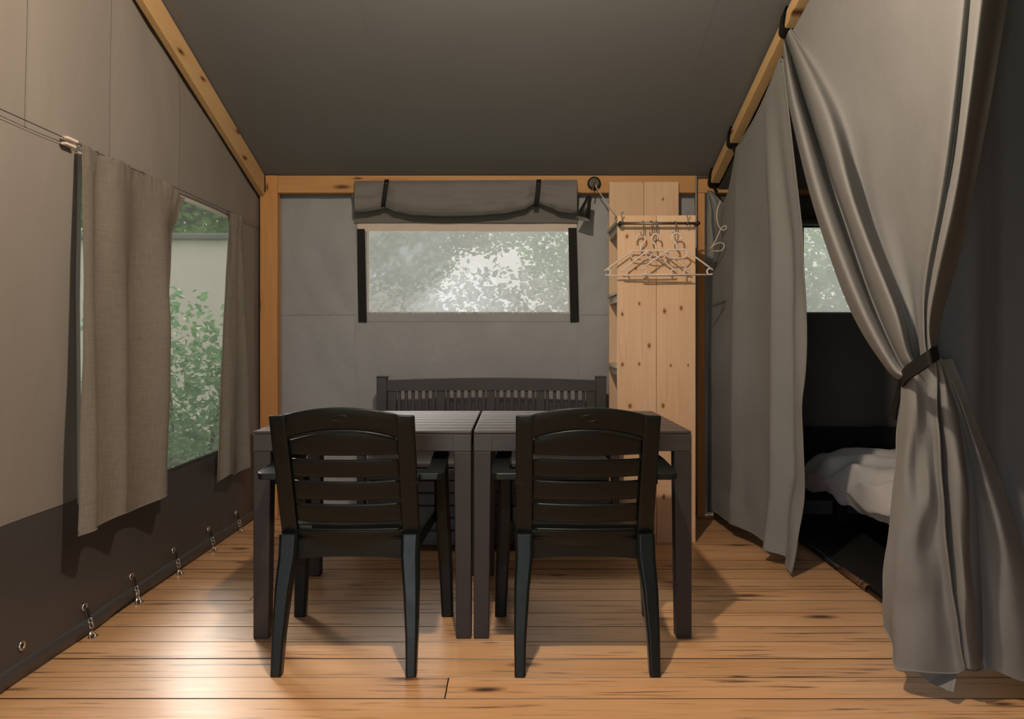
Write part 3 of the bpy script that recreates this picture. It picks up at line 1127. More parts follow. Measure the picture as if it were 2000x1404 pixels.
# skirt below the tie: (pixel, depth)
SK = [
    [(1768, 738, 2.33), (1757, 800, 2.36), (1748, 930, 2.40), (1735, 1060, 2.43), (1725, 1160, 2.44), (1727, 1225, 2.44)],
    [(1770, 740, 2.28), (1762, 800, 2.33), (1752, 930, 2.36), (1742, 1060, 2.38), (1738, 1180, 2.38), (1745, 1262, 2.38)],
    [(1776, 734, 2.25), (1776, 800, 2.25), (1768, 930, 2.27), (1760, 1060, 2.29), (1752, 1190, 2.31), (1750, 1304, 2.31)],
    [(1784, 728, 2.24), (1790, 800, 2.22), (1790, 930, 2.26), (1788, 1060, 2.25), (1784, 1190, 2.27), (1785, 1310, 2.27)],
    [(1796, 718, 2.23), (1806, 800, 2.24), (1812, 930, 2.23), (1815, 1060, 2.26), (1820, 1190, 2.25), (1828, 1314, 2.26)],
    [(1812, 708, 2.23), (1820, 800, 2.23), (1828, 930, 2.24), (1836, 1060, 2.25), (1850, 1190, 2.26), (1868, 1314, 2.26)],
    [(1826, 700, 2.23), (1830, 800, 2.21), (1838, 930, 2.21), (1848, 1060, 2.22), (1864, 1190, 2.23), (1884, 1307, 2.235)],
]
strings = [[at(px, py, d) - off2 for px, py, d in s] for s in SK]


def skf(p, u, v):
    k = math.sin(PI * min(1, v * 1.0)) ** .5 if 0 < v < 1 else 0
    return p + Vector((.004 * nz(u * 6, v * 7, 2), .016 * nz(u * 3.5 + v * 2, v * 7, 12) * k * (1 - u ** 3) + .004 * math.sin(v * 34 - u * 5) * k * max(0, u - .3), 0))


link('skirt', loft(strings, 60, 90, skf), M['cabin'], tc_, smooth=True, solid=.002)
bm = bmesh.new()
ed = strings[-1]
tube(bm, [skf(crs(ed, i / 70), 1, i / 70) for i in range(71)], .004, 6)
ed = [s[-1] for s in strings]
tube(bm, [skf(crs(ed, i / 50), i / 50, 1) for i in range(51)], .0035, 6)
tube(bm, [skf(crs(strings[0], i / 70), 0, i / 70) for i in range(71)], .003, 6)
link('hem', bm, M['cabin'], tc_, smooth=True)
# second layer: folds right of the skirt
SK2 = [
    [(1828, 700, 2.24), (1832, 800, 2.26), (1840, 930, 2.27), (1848, 1060, 2.28), (1860, 1190, 2.28), (1872, 1306, 2.28)],
    [(1830, 700, 2.22), (1846, 800, 2.20), (1858, 930, 2.20), (1868, 1060, 2.21), (1878, 1190, 2.22), (1890, 1306, 2.23)],
    [(1832, 699, 2.22), (1860, 800, 2.20), (1880, 930, 2.19), (1884, 1060, 2.20), (1890, 1190, 2.22), (1900, 1306, 2.23)],
    [(1834, 699, 2.25), (1868, 800, 2.27), (1888, 930, 2.30), (1900, 1060, 2.31), (1910, 1190, 2.31), (1922, 1307, 2.30)],
    [(1838, 700, 2.25), (1876, 800, 2.26), (1908, 930, 2.26), (1930, 1060, 2.26), (1940, 1190, 2.26), (1950, 1312, 2.26)],
    [(1844, 702, 2.25), (1890, 820, 2.24), (1935, 950, 2.22), (1965, 1070, 2.22), (1985, 1200, 2.23), (2002, 1332, 2.24)],
    [(1860, 700, 2.27), (1910, 830, 2.28), (1962, 960, 2.29), (2000, 1080, 2.29), (2035, 1200, 2.28), (2060, 1336, 2.27)],
]
strings = [[at(px, py, d) - off2 for px, py, d in s] for s in SK2]
link('side_folds', loft(strings, 60, 60, lambda p, u, v: p + Vector((.004 * nz(u * 6, v * 7, 2), .010 * nz(u * 4, v * 6, 22), 0))), M['cabin'], tc_, smooth=True, solid=.002)
bm = bmesh.new()
# tip of the inner layer below the hem
V_ = [at(1775, 1296, 2.33), at(1875, 1290, 2.30), at(1862, 1352, 2.235), at(1850, 1349, 2.24), at(1815, 1332, 2.29)]
V_ = [p - off2 for p in V_]
for p in V_:
    p.z = max(p.z, -.058)
fs = [bm.verts.new(p) for p in V_]
bm.faces.new(fs)
link('inner_corner', bm, M['cabin'], tc_, solid=.003)

# front cloth wall of the cabin (faces the camera at the right edge)
wcf = struct('wall_cabin_front', label='shade-darkened cloth front of the sleeping cabin at the right edge')
FXS = [1.24, 1.30, 1.36, 1.42, 1.48, 1.54, 1.62, 1.72, 1.84, 2.0, 2.25, 2.6, 3.25]
FDY = [.09, .06, .02, .05, .07, .02, .04, .08, .04, .06, .03, .06, .05]


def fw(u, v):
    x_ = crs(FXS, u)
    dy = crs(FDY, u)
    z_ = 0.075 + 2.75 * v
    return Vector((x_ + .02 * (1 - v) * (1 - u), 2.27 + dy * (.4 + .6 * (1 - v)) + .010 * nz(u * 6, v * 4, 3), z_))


link('cloth_panel', grid(120, 40, fw), M['cabin_front_shade'], wcf, smooth=True, solid=.002)

# straps round the rafter
def rafter_strap(yc, label, w=.022, hang=.09):
    t = thing('rafter_strap', label, 'strap', (1.2, yc, rz5(yc)), 0, 'black straps on the cabin rafter')
    prev = None
    bm = bmesh.new()
    h = .062
    pts = [(-.034, .006), (.032, .006), (.036, -.03), (.030, -h - .006), (-.008, -h - .014), (-.034, -h + .0), (-.036, -.02), (-.034, .006)]
    Q = curve_pts([(a, 0, b) for a, b in pts], 32)
    for i, p in enumerate(Q):
        lean = .030 * (-p.z / .07)
        a = bm.verts.new(p + Vector((0, -w + lean, .337 * w)))
        b = bm.verts.new(p + Vector((0, w + lean, -.337 * w)))
        if prev:
            bm.faces.new((prev[0], prev[1], b, a))
        prev = (a, b)
    link('loop', bm, M['webbing'], t, smooth=True, solid=.004)
    bm = bmesh.new()
    prev = None
    for p in curve_pts([(-.006, .03, -h - .012), (.0, .02, -h - .04), (.006, .005, -h - hang)], 8):
        a = bm.verts.new(p + Vector((0, -w * .9, 0)))
        b = bm.verts.new(p + Vector((0, w * .9, 0)))
        if prev:
            bm.faces.new((prev[0], prev[1], b, a))
        prev = (a, b)
    link('tail', bm, M['webbing'], t, smooth=True, solid=.004)


rafter_strap(4.53, 'black strap knotted round the low end of the cabin rafter by the beam', .026, .06)
rafter_strap(4.13, 'black strap round the middle of the rafter over the hanging cabin curtain', .024, .07)
rafter_strap(3.30, 'black strap high on the rafter where the tied curtain begins', .03, .09)

# ================================================================== SHELF UNIT
ts = thing('shelf_unit', 'tall open pine shelf unit with a plank front, standing in the far corner', 'shelf unit', (.77, 4.30, 0))


def sp(x0, x1, y0, y1, z0, z1):
    return B(x0 - .77, x1 - .77, y0 - 4.30, y1 - 4.30, z0, z1)


FRd = 4.02
for a, b in ((.546, .7505), (.7525, .957)):
    link('front_plank', sp(a, b, FRd, FRd + .018, .0, 1.722), M['shelf_z'], ts, bevel=.0015)
for a, b in ((.572, .7785), (.7805, .988)):
    link('back_plank', sp(a, b, 4.573, 4.591, .0, 2.012), M['shelf_z'], ts, bevel=.0015)
for z in (1.72, 1.335, .93, .52, .12):
    link('shelf', sp(.560, .954, FRd + .019, 4.572, z - .018, z), M['shelf_x'], ts, bevel=.001)
    link('batten', sp(.575, .600, FRd + .019, 4.572, z - .058, z - .0185), M['shelf_x'], ts, bevel=.001)
link('corner_batten', sp(.94, .956, FRd + .019, FRd + .05, .0, 1.70), M['shelf_z'], ts)

tr_ = thing('clothes_rail', 'thin grey clothes rail fixed across the top of the plank front', 'rail', (.76, 3.97, 1.672))
bm = bmesh.new()
tube(bm, [(-.21, 0, 0), (.20, 0, 0)], .0075, 10)
link('rail', bm, M['grey_steel'], tr_, smooth=True)
for sx in (-.205, .197):
    bm = bmesh.new()
    tube(bm, [(sx, -.009, 0), (sx, .050, 0)], .011, 12)
    link('bracket', bm, M['black'], tr_, smooth=True)


def s_hook(label, px, tilt=0.0, up=False):
    x = (px - CX) / (F / 3.97)
    t = thing('s_hook', label, 'hook', (x, 3.97, 1.672), tilt, 'wire hooks on the clothes rail')
    bm = bmesh.new()
    r = .0105
    if not up:
        P = [(-.9 * r, 0, -.2 * r), (-.7 * r, 0, .8 * r), (0, 0, 1.15 * r), (.9 * r, 0, .6 * r), (1.0 * r, 0, -.3 * r), (.5 * r, 0, -.03), (.2 * r, 0, -.055), (-.3 * r, 0, -.066), (-.9 * r, 0, -.062), (-1.2 * r, 0, -.05)]
        # hook round the rail: bend across the rail axis
        P = [(.5 * z_ if False else (.12 * i), y_, z_) for i, (x_, y_, z_) in enumerate(P)]
        P = [(0, .0105, -.003), (0, .0100, .008), (0, 0, .0112), (0, -.0105, .006), (.001, -.0108, -.012), (.002, -.006, -.032), (.004, -.002, -.050), (.0, -.001, -.060), (-.008, -.001, -.062), (-.011, -.001, -.052), (-.011, -.002, -.044)]
    else:
        P = [(0, .0105, .004), (0, .008, -.008), (0, -.002, -.0112), (0, -.0105, -.004), (.001, -.010, .02), (-.001, -.004, .04), (.001, -.001, .054), (.007, -.001, .058), (.010, -.001, .050)]
    tube(bm, curve_pts(P, 36), .0025, 6)
    link('wire', bm, M['grey_steel'], t, smooth=True)
    return t


s_hook('wire hook turned up at the left end of the clothes rail', 1214, up=True)
s_hook('wire hook carrying the leftmost white hanger', 1256)
s_hook('empty wire hook slanting beside the middle hanger', 1272, .5)
s_hook('wire hook carrying the middle white hanger', 1282)
s_hook('wire hook carrying the rightmost white hanger', 1319)
s_hook('wire hook turned up near the right end of the clothes rail', 1342, up=True)


def hanger_proto(label, loc, rz, flip=1):
    t = thing('clothes_hanger', label, 'hanger', loc, rz, 'white plastic hangers on the rail')
    bm = bmesh.new()
    r = .0043
    # hook: origin at its inner top
    R = .024
    P = []
    for k in range(0, 15):
        a = math.radians(205 - k * 17)
        P.append((flip * R * math.cos(a) * -1, 0, -R + R * math.sin(a)))
    P = P[::1]
    P += [(flip * -.006, 0, -.052), (0, 0, -.062), (0, 0, -.086)]
    tube(bm, curve_pts(P, 50), r * 1.15, 8)
    link('hook', bm, M['white_plastic'], t, smooth=True)
    bm = bmesh.new()
    zt, zb = -.086, -.214
    hw, tw = .188, .038
    # shoulders
    tube(bm, curve_pts([(-tw - .0, 0, zt), (0, 0, zt), (tw, 0, zt)], 10), r, 8)
    for s in (-1, 1):
        tube(bm, curve_pts([(s * tw, 0, zt), (s * (tw + .01), 0, zt - .003), (s * (hw - .012), 0, zb + .034)], 12), r, 8)
        Q = []
        for k in range(13):
            a = math.radians(150 - k * 24)
            Q.append((s * (hw - .015 - .016 * math.cos(a)), 0, zb + .016 + .016 * math.sin(a)))
        tube(bm, Q, r, 8)
        tube(bm, curve_pts([(s * (tw + .008), 0, zt - .004), (s * (tw + .018), 0, zt - .022), (s * (tw + .002), 0, zt - .040), (s * .018, 0, zt - .044), (0, 0, zt - .044)], 20), r * .8, 8)
    link('shoulder_bar', bm, M['white_plastic'], t, smooth=True)
    bm = bmesh.new()
    tube(bm, [(-hw + .012, 0, zb), (hw - .012, 0, zb)], r, 8)
    link('trouser_bar', bm, M['white_plastic'], t, smooth=True)
    return t


zh = 1.672 - .056
def hx(px): return (px - CX) / (F / 3.955)
# the hook's crown hangs in the wire hook
h1 = hanger_proto('leftmost white plastic hanger on the clothes rail', (hx(1253), 3.978, zh), .025, 1)
h2 = copy_tree(h1)
h2['label'] = 'middle one of the three white plastic hangers on the rail'
h2.location = (hx(1281), 3.956, zh - .001)
h2.rotation_euler = (0, 0, -.02)
h2.scale = (.93, 1, 1)
h3 = copy_tree(h1)
h3['label'] = 'rightmost white plastic hanger on the clothes rail'
h3.location = (hx(1320), 3.934, zh + .001)
h3.rotation_euler = (0, 0, .03)
h1.scale = (-1, 1, 1)

# cord from the lamp, cord over the right
def cord(label, pts, n=60, r=.0032, name='cable'):
    bm = bmesh.new()
    tube(bm, curve_pts(pts, n), r, 8)
    o = link(name, bm, M['cord'], None, smooth=True)
    return tag(o, label, 'cable')


cord('white cable running from the wall lamp down to the shelf unit',
     [at(1161, 356, 4.565), at(1166, 368, 4.55), at(1180, 389, 4.56), at(1193, 408, 4.56), at(1203, 420, 4.55), at(1207, 424, 4.53), at(1203, 427, 4.55), at(1200, 424, 4.56), at(1206, 421, 4.55), at(1209, 428, 4.56)])
cord('white cable looped in the air right of the shelf unit',
     [at(1407, 392, 4.27), at(1401, 410, 4.27), at(1400, 425, 4.27), at(1403, 440, 4.27), at(1411, 449, 4.27), at(1418, 447, 4.27), at(1417, 441, 4.275), at(1409, 445, 4.28), at(1403, 458, 4.28), at(1394, 476, 4.28), at(1383, 488, 4.32), at(1366, 489, 4.52), at(1385, 487, 4.32), at(1397, 477, 4.27), at(1409, 474, 4.27), at(1415, 480, 4.27), at(1409, 489, 4.27), at(1395, 490, 4.28), at(1378, 489, 4.38), at(1367, 491, 4.54)], 160)

# ================================================================== WALL LAMP
tl = thing('wall_lamp', 'black cone reading lamp on the beam beside the blind', 'lamp', at(1160, 359, 4.60))
bm = bmesh.new()
lathe(bm, [(.0001, .030), (.030, .030), (.039, .024), (.041, 0), (.0001, 0)], 28, Vector((0, 0, 0)), Matrix.Rotation(PI / 2, 3, 'X'))
link('wall_plate', bm, M['black'], tl, smooth=False, bevel=.002)
lp = Vector(tl.location)
bm = bmesh.new()
tube(bm, curve_pts([(0, -.028, -.004), (-.004, -.060, -.006), (-.012, -.085, -.03), (-.024, -.10, -.066)], 16), .0042, 8)
link('arm', bm, M['brass'], tl, smooth=True)
# shade from (1152,385) to centre of mouth (1139,428)
a_ = at(1151, 384, 4.49) - lp
b_ = at(1138, 427, 4.475) - lp
ax = (b_ - a_).normalized()
q = Vector((0, 0, -1)).rotation_difference(ax).to_matrix()
Lh = (b_ - a_).length
bm = bmesh.new()
lathe(bm, [(.0001, .0), (.016, -.002), (.018, -.012), (.0195, -.03), (.044, -Lh), (.0425, -Lh), (.015, -.02)], 28, a_, q)
link('shade', bm, M['black'], tl, smooth=True)
bm = bmesh.new()
lathe(bm, [(.0422, -Lh + .001), (.024, -Lh * .45), (.0001, -Lh * .4)], 28, a_, q)
link('shade_lining', bm, M['lamp_inner'], tl, smooth=True)

# ================================================================== BENCH
tbn = thing('garden_bench', 'dark grey slatted storage bench against the back wall behind the tables', 'bench', (0, 4.15, 0))


def bench_x(px): return (px - CX) / (F / 4.45)


yb0 = 4.45 - 4.15
for a, b in ((737, 757), (1163, 1183)):
    link('back_post', B(bench_x(a), bench_x(b), yb0 - .03, yb0 + .03, 0, .848), M['bench'], tbn, bevel=.004)
    link('post_cap', B(bench_x(a) - .003, bench_x(b) + .003, yb0 - .034, yb0 + .034, .8485, .856), M['bench'], tbn, bevel=.003)
xa, xb2 = bench_x(757), bench_x(1163)


def railtop(x):
    u = (x - xa) / (xb2 - xa)
    return .832 + .014 * math.sin(PI * u)


bm = bmesh.new()
N = 24
for i in range(N):
    x0 = xa + (xb2 - xa) * i / N
    x1 = xa + (xb2 - xa) * (i + 1) / N
    hexa(bm, [(x0, yb0 - .02, .770 + .3 * (railtop(x0) - .832)), (x0, yb0 + .02, .770 + .3 * (railtop(x0) - .832)), (x0, yb0 + .02, railtop(x0)), (x0, yb0 - .02, railtop(x0))],
         [(x1, yb0 - .02, .770 + .3 * (railtop(x1) - .832)), (x1, yb0 + .02, .770 + .3 * (railtop(x1) - .832)), (x1, yb0 + .02, railtop(x1)), (x1, yb0 - .02, railtop(x1))])
bmesh.ops.remove_doubles(bm, verts=bm.verts[:], dist=.0001)
link('top_rail', bm, M['bench'], tbn)
wide = [(757, 775), (852, 870), (950, 967), (1047, 1064), (1145, 1163)]
for a, b in wide:
    link('stile', B(bench_x(a) + .001, bench_x(b) - .001, yb0 - .012, yb0 + .012, .45, .772), M['bench'], tbn, bevel=.002)
for (a0, a1), (b0, b1) in zip(wide, wide[1:]):
    for k in range(6):
        c = a1 + (b0 - a1) * (k + .5 + .12 * (k - 2.5) / 2.5) / 6
        link('slat', B(bench_x(c - 3.2), bench_x(c + 3.2), yb0 - .006, yb0 + .010, .45, .772), M['bench'], tbn, bevel=.0015, seg=1)
link('backboard', B(xa, xb2, yb0 + .014, yb0 + .022, .44, .70), M['bench'], tbn)
link('seat_lid', B(-.745, .490, -.31, yb0 - .03, .425, .452), M['bench'], tbn, bevel=.006)
for k in range(6):
    link('front_board', B(-.735, .480, -.300 + .002, -.28, .045 + k * .063, .045 + k * .063 + .058), M['bench'], tbn, bevel=.004)
link('box_body', B(-.73, .475, -.28, yb0 - .035, .03, .424), M['bench'], tbn)
for a, b in ((-.793, -.747), (.492, .536)):
    link('armrest', B(a, b, -.30, yb0 - .031, .60, .63), M['bench'], tbn, bevel=.008)
    link('front_post', B(a + .003, b - .003, -.30, -.245, 0, .599), M['bench'], tbn, bevel=.004)

# ================================================================== TABLES
TZ = .742


def table(x0, label):
    wdt = .779
    t = thing('square_table', label, 'table', (x0 + wdt / 2, 2.73 + .39, 0), 0, 'two dark square tables pushed together')
    h = wdt / 2
    # rim and boards
    fr = bmesh.new()
    link('apron', B(-h + .004, h - .004, -.389, -.36, TZ - .072, TZ - .012), M['table'], t, bevel=.002)
    link('apron', B(-h + .004, h - .004, .36, .389, TZ - .072, TZ - .012), M['table'], t, bevel=.002)
    link('apron', B(-h + .004, -h + .033, -.3595, .3595, TZ - .072, TZ - .012), M['table'], t, bevel=.002)
    link('apron', B(h - .033, h - .004, -.3595, .3595, TZ - .072, TZ - .012), M['table'], t, bevel=.002)
    nb = 8
    bw = .78 / nb
    for k in range(nb):
        link('board', B(-h, h, -.39 + k * bw + .0035, -.39 + (k + 1) * bw - .0035, TZ - .012, TZ), M['table'], t, bevel=.0035, seg=2)
    link('under_tray', B(-h + .034, h - .034, -.358, .358, TZ - .02, TZ - .0122), M['table'], t)
    for sx in (-1, 1):
        for sy in (-1, 1):
            bm = bmesh.new()
            xo, yo = sx * h, sy * .39
            L_ = .062

            def q4(z, l, th=.0):
                return [(xo, yo, z), (xo - sx * l, yo, z), (xo - sx * l, yo - sy * l, z), (xo, yo - sy * l, z)]
            hexa(bm, q4(0, .054), q4(TZ - .073, L_))
            link('leg', bm, M['table_leg'], t, bevel=.003)
            bm = bmesh.new()
            hexa(bm, [(xo + .0 * sx, yo, TZ - .0725), (xo - sx * .066, yo, TZ - .0725), (xo - sx * .066, yo - sy * .066, TZ - .0725), (xo, yo - sy * .066, TZ - .0725)],
                 [(xo, yo, TZ - .0125), (xo - sx * .066, yo, TZ - .0125), (xo - sx * .066, yo - sy * .066, TZ - .0125), (xo, yo - sy * .066, TZ - .0125)])
            link('corner_block', bm, M['table'], t, bevel=.002)
    return t


table(-.930, 'left of two dark brown slatted plastic tables pushed together')
table(-.1425, 'right of two dark brown slatted plastic tables pushed together')

# ================================================================== CHAIRS


def chair(label, X, Y, rz=0.0):
    t = thing('armchair', label, 'chair', (X, Y, 0), rz, 'black plastic armchairs at the tables')

    def yb(x, z):
        return .112 - (z - .38) * .345 - .018 * (1 - (x / .228) ** 2)

    def plate(bm, x0, x1, zlo, zhi, th=.022, dy=0.0, n=12, m=3):
        """curved plate following the back; zlo/zhi functions of x"""
        V = [[[None, None] for _ in range(m + 1)] for _ in range(n + 1)]
        for i in range(n + 1):
            for j in range(m + 1):
                fx = i / n
                xl = x0(0) if callable(x0) else x0
                x = x0 + (x1 - x0) * fx
                z = zlo(x) + (zhi(x) - zlo(x)) * j / m
                y_ = yb(x, z) + dy
                V[i][j][0] = bm.verts.new((x, y_, z))
                V[i][j][1] = bm.verts.new((x, y_ + th, z))
        for i in range(n):
            for j in range(m):
                bm.faces.new((V[i][j][0], V[i + 1][j][0], V[i + 1][j + 1][0], V[i][j + 1][0]))
                bm.faces.new((V[i][j][1], V[i][j + 1][1], V[i + 1][j + 1][1], V[i + 1][j][1]))
            bm.faces.new((V[i][0][0], V[i][0][1], V[i + 1][0][1], V[i + 1][0][0]))
            bm.faces.new((V[i][m][0], V[i + 1][m][0], V[i + 1][m][1], V[i][m][1]))
        for j in range(m):
            bm.faces.new((V[0][j][0], V[0][j + 1][0], V[0][j + 1][1], V[0][j][1]))
            bm.faces.new((V[n][j][0], V[n][j][1], V[n][j + 1][1], V[n][j + 1][0]))

    def arch(x, zc, ze, w=.17):
        return ze + (zc - ze) * (1 - min(1, abs(x) / w) ** 2)

    def ztop(x):
        k = abs(x)
        if k > .178:
            return .832 - .002 * (k - .178) / .05
        return .834 + .024 * (1 - (k / .178) ** 2)
    hi = .228
    ins = .173
    bm = bmesh.new()
    NX, rows = 34, [0, .15, .3, .45, .6, .75, .88, .95, 1]
    # whole surround in one skin: left stile, right stile, top rail, bottom rail
    plate(bm, -ins - .004, ins + .004, lambda x: arch(x, .787, .760), ztop, n=24, m=3)
    plate(bm, -ins - .004, ins + .004, lambda x: .385 + .014 * (abs(x) / .17) ** 2 * 1.0, lambda x: .442, n=24, m=2)
    for s in (-1, 1):
        plate(bm, min(s * hi, s * ins), max(s * hi, s * ins), lambda x: .392, ztop, th=.026, n=4, m=16)
    o = link('back_frame', bm, M['chair'], t, smooth=False, bevel=.0045)
    for p in o.data.polygons:
        p.use_smooth = True
    # raised lips
    bm = bmesh.new()
    tube(bm, [(x, yb(x, arch(x, .784, .757)) - .001, arch(x, .784, .757)) for x in [-.168 + .336 * i / 24 for i in range(25)]], .0042, 8)
    tube(bm, [(x, yb(x, .444) - .001, .446) for x in [-.168 + .336 * i / 24 for i in range(25)]], .0036, 8)
    link('lip', bm, M['chair'], t, smooth=True)
    zs = [(None, .703), (.687, .629), (.613, .550), (.534, .472)]
    for k, (zt, zb) in enumerate(zs):
        bm = bmesh.new()
        top = (lambda x: arch(x, .777, .750)) if zt is None else (lambda x, a=zt: a - .004 * (1 - (x / .17) ** 2))
        plate(bm, -ins, ins, lambda x, b=zb: b - .004 * (1 - (x / .17) ** 2), top, th=.010, dy=.010, n=20, m=3)
        o = link('slat', bm, M['chair'], t, bevel=.003)
        for p in o.data.polygons:
            p.use_smooth = True
        # each slat rolls to a lip along its top edge
        if zt is not None:
            bm = bmesh.new()
            tube(bm, [(x, yb(x, zt) + .010, top(x) - .001) for x in [-.168 + .336 * i / 20 for i in range(21)]], .0045, 8)
            link('slat_lip', bm, M['chair'], o, smooth=True)
    bm = bmesh.new()
    plate(bm, -ins, ins, lambda x: .440, lambda x: .458, th=.008, dy=.012, n=16, m=1)
    link('lower_strip', bm, M['chair'], t)
    # embossed oval and sticker
    bm = bmesh.new()
    pts = []
    for k in range(24):
        a = 2 * PI * k / 24
        x, z = .026 * math.cos(a), .824 + .010 * math.sin(a)
        pts.append((x, yb(x, z) + .0005, z))
    tube(bm, pts, .0016, 5, closed=True)
    link('embossed_oval', bm, M['chair'], t, smooth=True)
    # arms
    for s in (-1, 1):
        bm = bmesh.new()
        out = [(.214, .080), (.290, .078), (.303, .086), (.309, .104), (.304, .30), (.297, .455), (.290, .470), (.248, .470), (.240, .455), (.246, .30), (.252, .185), (.247, .150), (.232, .132), (.214, .128)]

        def az(y_):
            return .628 + .020 * math.sin(min(1, (y_ - .07) / .40) * PI * .55)
        lo_ = [bm.verts.new((s * x, y_, az(y_) - .022)) for x, y_ in out]
        hi_ = [bm.verts.new((s * x, y_, az(y_))) for x, y_ in out]
        bm.faces.new(lo_[::-1])
        bm.faces.new(hi_)
        for k in range(len(out)):
            k2 = (k + 1) % len(out)
            bm.faces.new((lo_[k], lo_[k2], hi_[k2], hi_[k]))
        # short bracket into the back frame
        hexa(bm, [(s * .205, .030, .600), (s * .232, .036, .600), (s * .232, .127, .606), (s * .205, .127, .606)], [(s * .205, .030, .626), (s * .232, .036, .626), (s * .232, .127, .627), (s * .205, .127, .627)])
        link('armrest', bm, M['chair'], t, bevel=.0035, seg=3)
    # seat with skirts
    bm = bmesh.new()

    def seatp(u, v):
        hw = .222 + .022 * v
        x = -hw + 2 * hw * u
        y_ = .085 + .43 * v
        edge = max(abs(2 * u - 1) ** 6, max(0, v - .85) / .15)
        return Vector((x, y_, .425 - .014 * math.sin(PI * u) * math.sin(PI * min(1, v * 1.1)) - .010 * edge))
    bm = grid(16, 14, seatp)
    link('seat', bm, M['chair'], t, smooth=True, solid=.010)
    bm = bmesh.new()
    for s in (-1, 1):
        hexa(bm, [(s * .222, .09, .365), (s * .222, .09, .418), (s * .212, .09, .418), (s * .212, .09, .365)], [(s * .243, .51, .375), (s * .243, .51, .412), (s * .233, .51, .412), (s * .233, .51, .375)])
    hexa(bm, [(-.243, .505, .375), (-.243, .505, .412), (.243, .505, .412), (.243, .505, .375)], [(-.243, .515, .375), (-.243, .515, .412), (.243, .515, .412), (.243, .515, .375)])
    link('seat_rail', bm, M['chair'], t, bevel=.002)
    bm = bmesh.new()
    n = 14
    for i in range(n):
        x0 = -.20 + .40 * i / n
        x1 = -.20 + .40 * (i + 1) / n
        z0, z1 = [.350 + .012 * (abs(x) / .2) ** 3 * -1 for x in (x0, x1)]
        hexa(bm, [(x0, .098, z0), (x0, .108, z0), (x0, .100, .41), (x0, .090, .41)], [(x1, .098, z1), (x1, .108, z1), (x1, .100, .41), (x1, .090, .41)])
    bmesh.ops.remove_doubles(bm, verts=bm.verts[:], dist=.0001)
    link('back_apron', bm, M['chair'], t)
    # legs
    for s in (-1, 1):
        secs = [(.0, .0, .2145, .017, .018), (.12, .022, .2135, .020, .021), (.26, .052, .208, .025, .025), (.36, .082, .200, .029, .027), (.43, .095, .200, .030, .024)]
        bm = bmesh.new()
        rings = []
        for z, y_, xc, hw, hd in secs:
            rings.append([bm.verts.new((s * (xc + a * hw), y_ + b * hd, z)) for a, b in ((-1, -.7), (-.7, -1), (.7, -1), (1, -.7), (1, 1), (-1, 1))])
        for A, Bq in zip(rings, rings[1:]):
            for k in range(6):
                bm.faces.new((A[k], A[(k + 1) % 6], Bq[(k + 1) % 6], Bq[k]))
        bm.faces.new(rings[0][::-1])
        bm.faces.new(rings[-1])
        link('leg', bm, M['chair'], t, bevel=.002)
        secs = [(.0, .525, .285, .022, .018), (.2, .520, .278, .025, .020), (.42, .495, .266, .028, .022), (.56, .460, .266, .026, .024), (.622, .440, .268, .024, .024)]
        bm = bmesh.new()
        rings = []
        for z, y_, xc, hw, hd in secs:
            rings.append([bm.verts.new((s * (xc + a * hw), y_ + b * hd, z)) for a, b in ((-1, -.7), (-.7, -1), (.7, -1), (1, -.7), (1, 1), (-1, 1))])
        for A, Bq in zip(rings, rings[1:]):
            for k in range(6):
                bm.faces.new((A[k], A[(k + 1) % 6], Bq[(k + 1) % 6], Bq[k]))
        bm.faces.new(rings[0][::-1])
        bm.faces.new(rings[-1])
        link('leg', bm, M['chair'], t, bevel=.002)
    return t, yb


c1, yb = chair('black plastic armchair at the left table, small faded sticker low on its back', -.540, 2.435)
bm = bmesh.new()
x0, x1 = -.165, -.124
hexa(bm, [(x0, yb(x0, .447) + .0085, .444), (x1, yb(x1, .447) + .0085, .444), (x1, yb(x1, .447) + .0115, .444), (x0, yb(x0, .447) + .0115, .444)],
     [(x0, yb(x0, .458) + .0085, .457), (x1, yb(x1, .458) + .0085, .457), (x1, yb(x1, .458) + .0115, .457), (x0, yb(x0, .458) + .0115, .457)])
link('sticker', bm, M['sticker'], c1)
c2 = copy_tree(c1)
for ch in list(c2.children):
    if ch.name.startswith('sticker'):
        D.objects.remove(ch)
c2['label'] = 'black plastic armchair at the right table, in front of the shelf unit, without sticker'
c2.location = (.235, 2.435, 0)

# ================================================================== OUTSIDE
og = struct('ground')
link('grass', B(-25, 25, -12, 30, -.40, -.30), M['grass'], og)


def foliage(n, centers, size, seed):
    """joined leaf cards folded along their midrib"""
    r = random.Random(seed)
    vs_, fs_ = [], []
    tot = sum(c[1][0] * c[1][1] * c[1][2] for c in centers)
    for (c, rad) in centers:
        k = int(n * rad[0] * rad[1] * rad[2] / tot)
        for _ in range(k):
            while True:
                p = Vector((r.uniform(-1, 1), r.uniform(-1, 1), r.uniform(-1, 1)))
                if .2 < p.length < 1:
                    break
            p = p * (.75 + .25 * p.length)
            q = Vector((c[0] + p.x * rad[0], c[1] + p.y * rad[1], c[2] + p.z * rad[2]))
            d = Vector((r.uniform(-1, 1), r.uniform(-1, 1), r.uniform(-.6, .6))).normalized()
            s_ = d.cross(Vector((r.uniform(-1, 1), r.uniform(-1, 1), r.uniform(-1, 1)))).normalized()
            nn = d.cross(s_)
            L_ = size * r.uniform(.6, 1.3)
            W_ = L_ * .30
            b = len(vs_)
            vs_ += [q, q + d * L_ * .5 + s_ * W_ + nn * W_ * .3, q + d * L_, q + d * L_ * .5 - s_ * W_ + nn * W_ * .3]
            fs_ += [(b, b + 1, b + 2), (b, b + 2, b + 3)]
    me = D.meshes.new('foliage')
    me.from_pydata([tuple(v) for v in vs_], [], fs_)
    return me


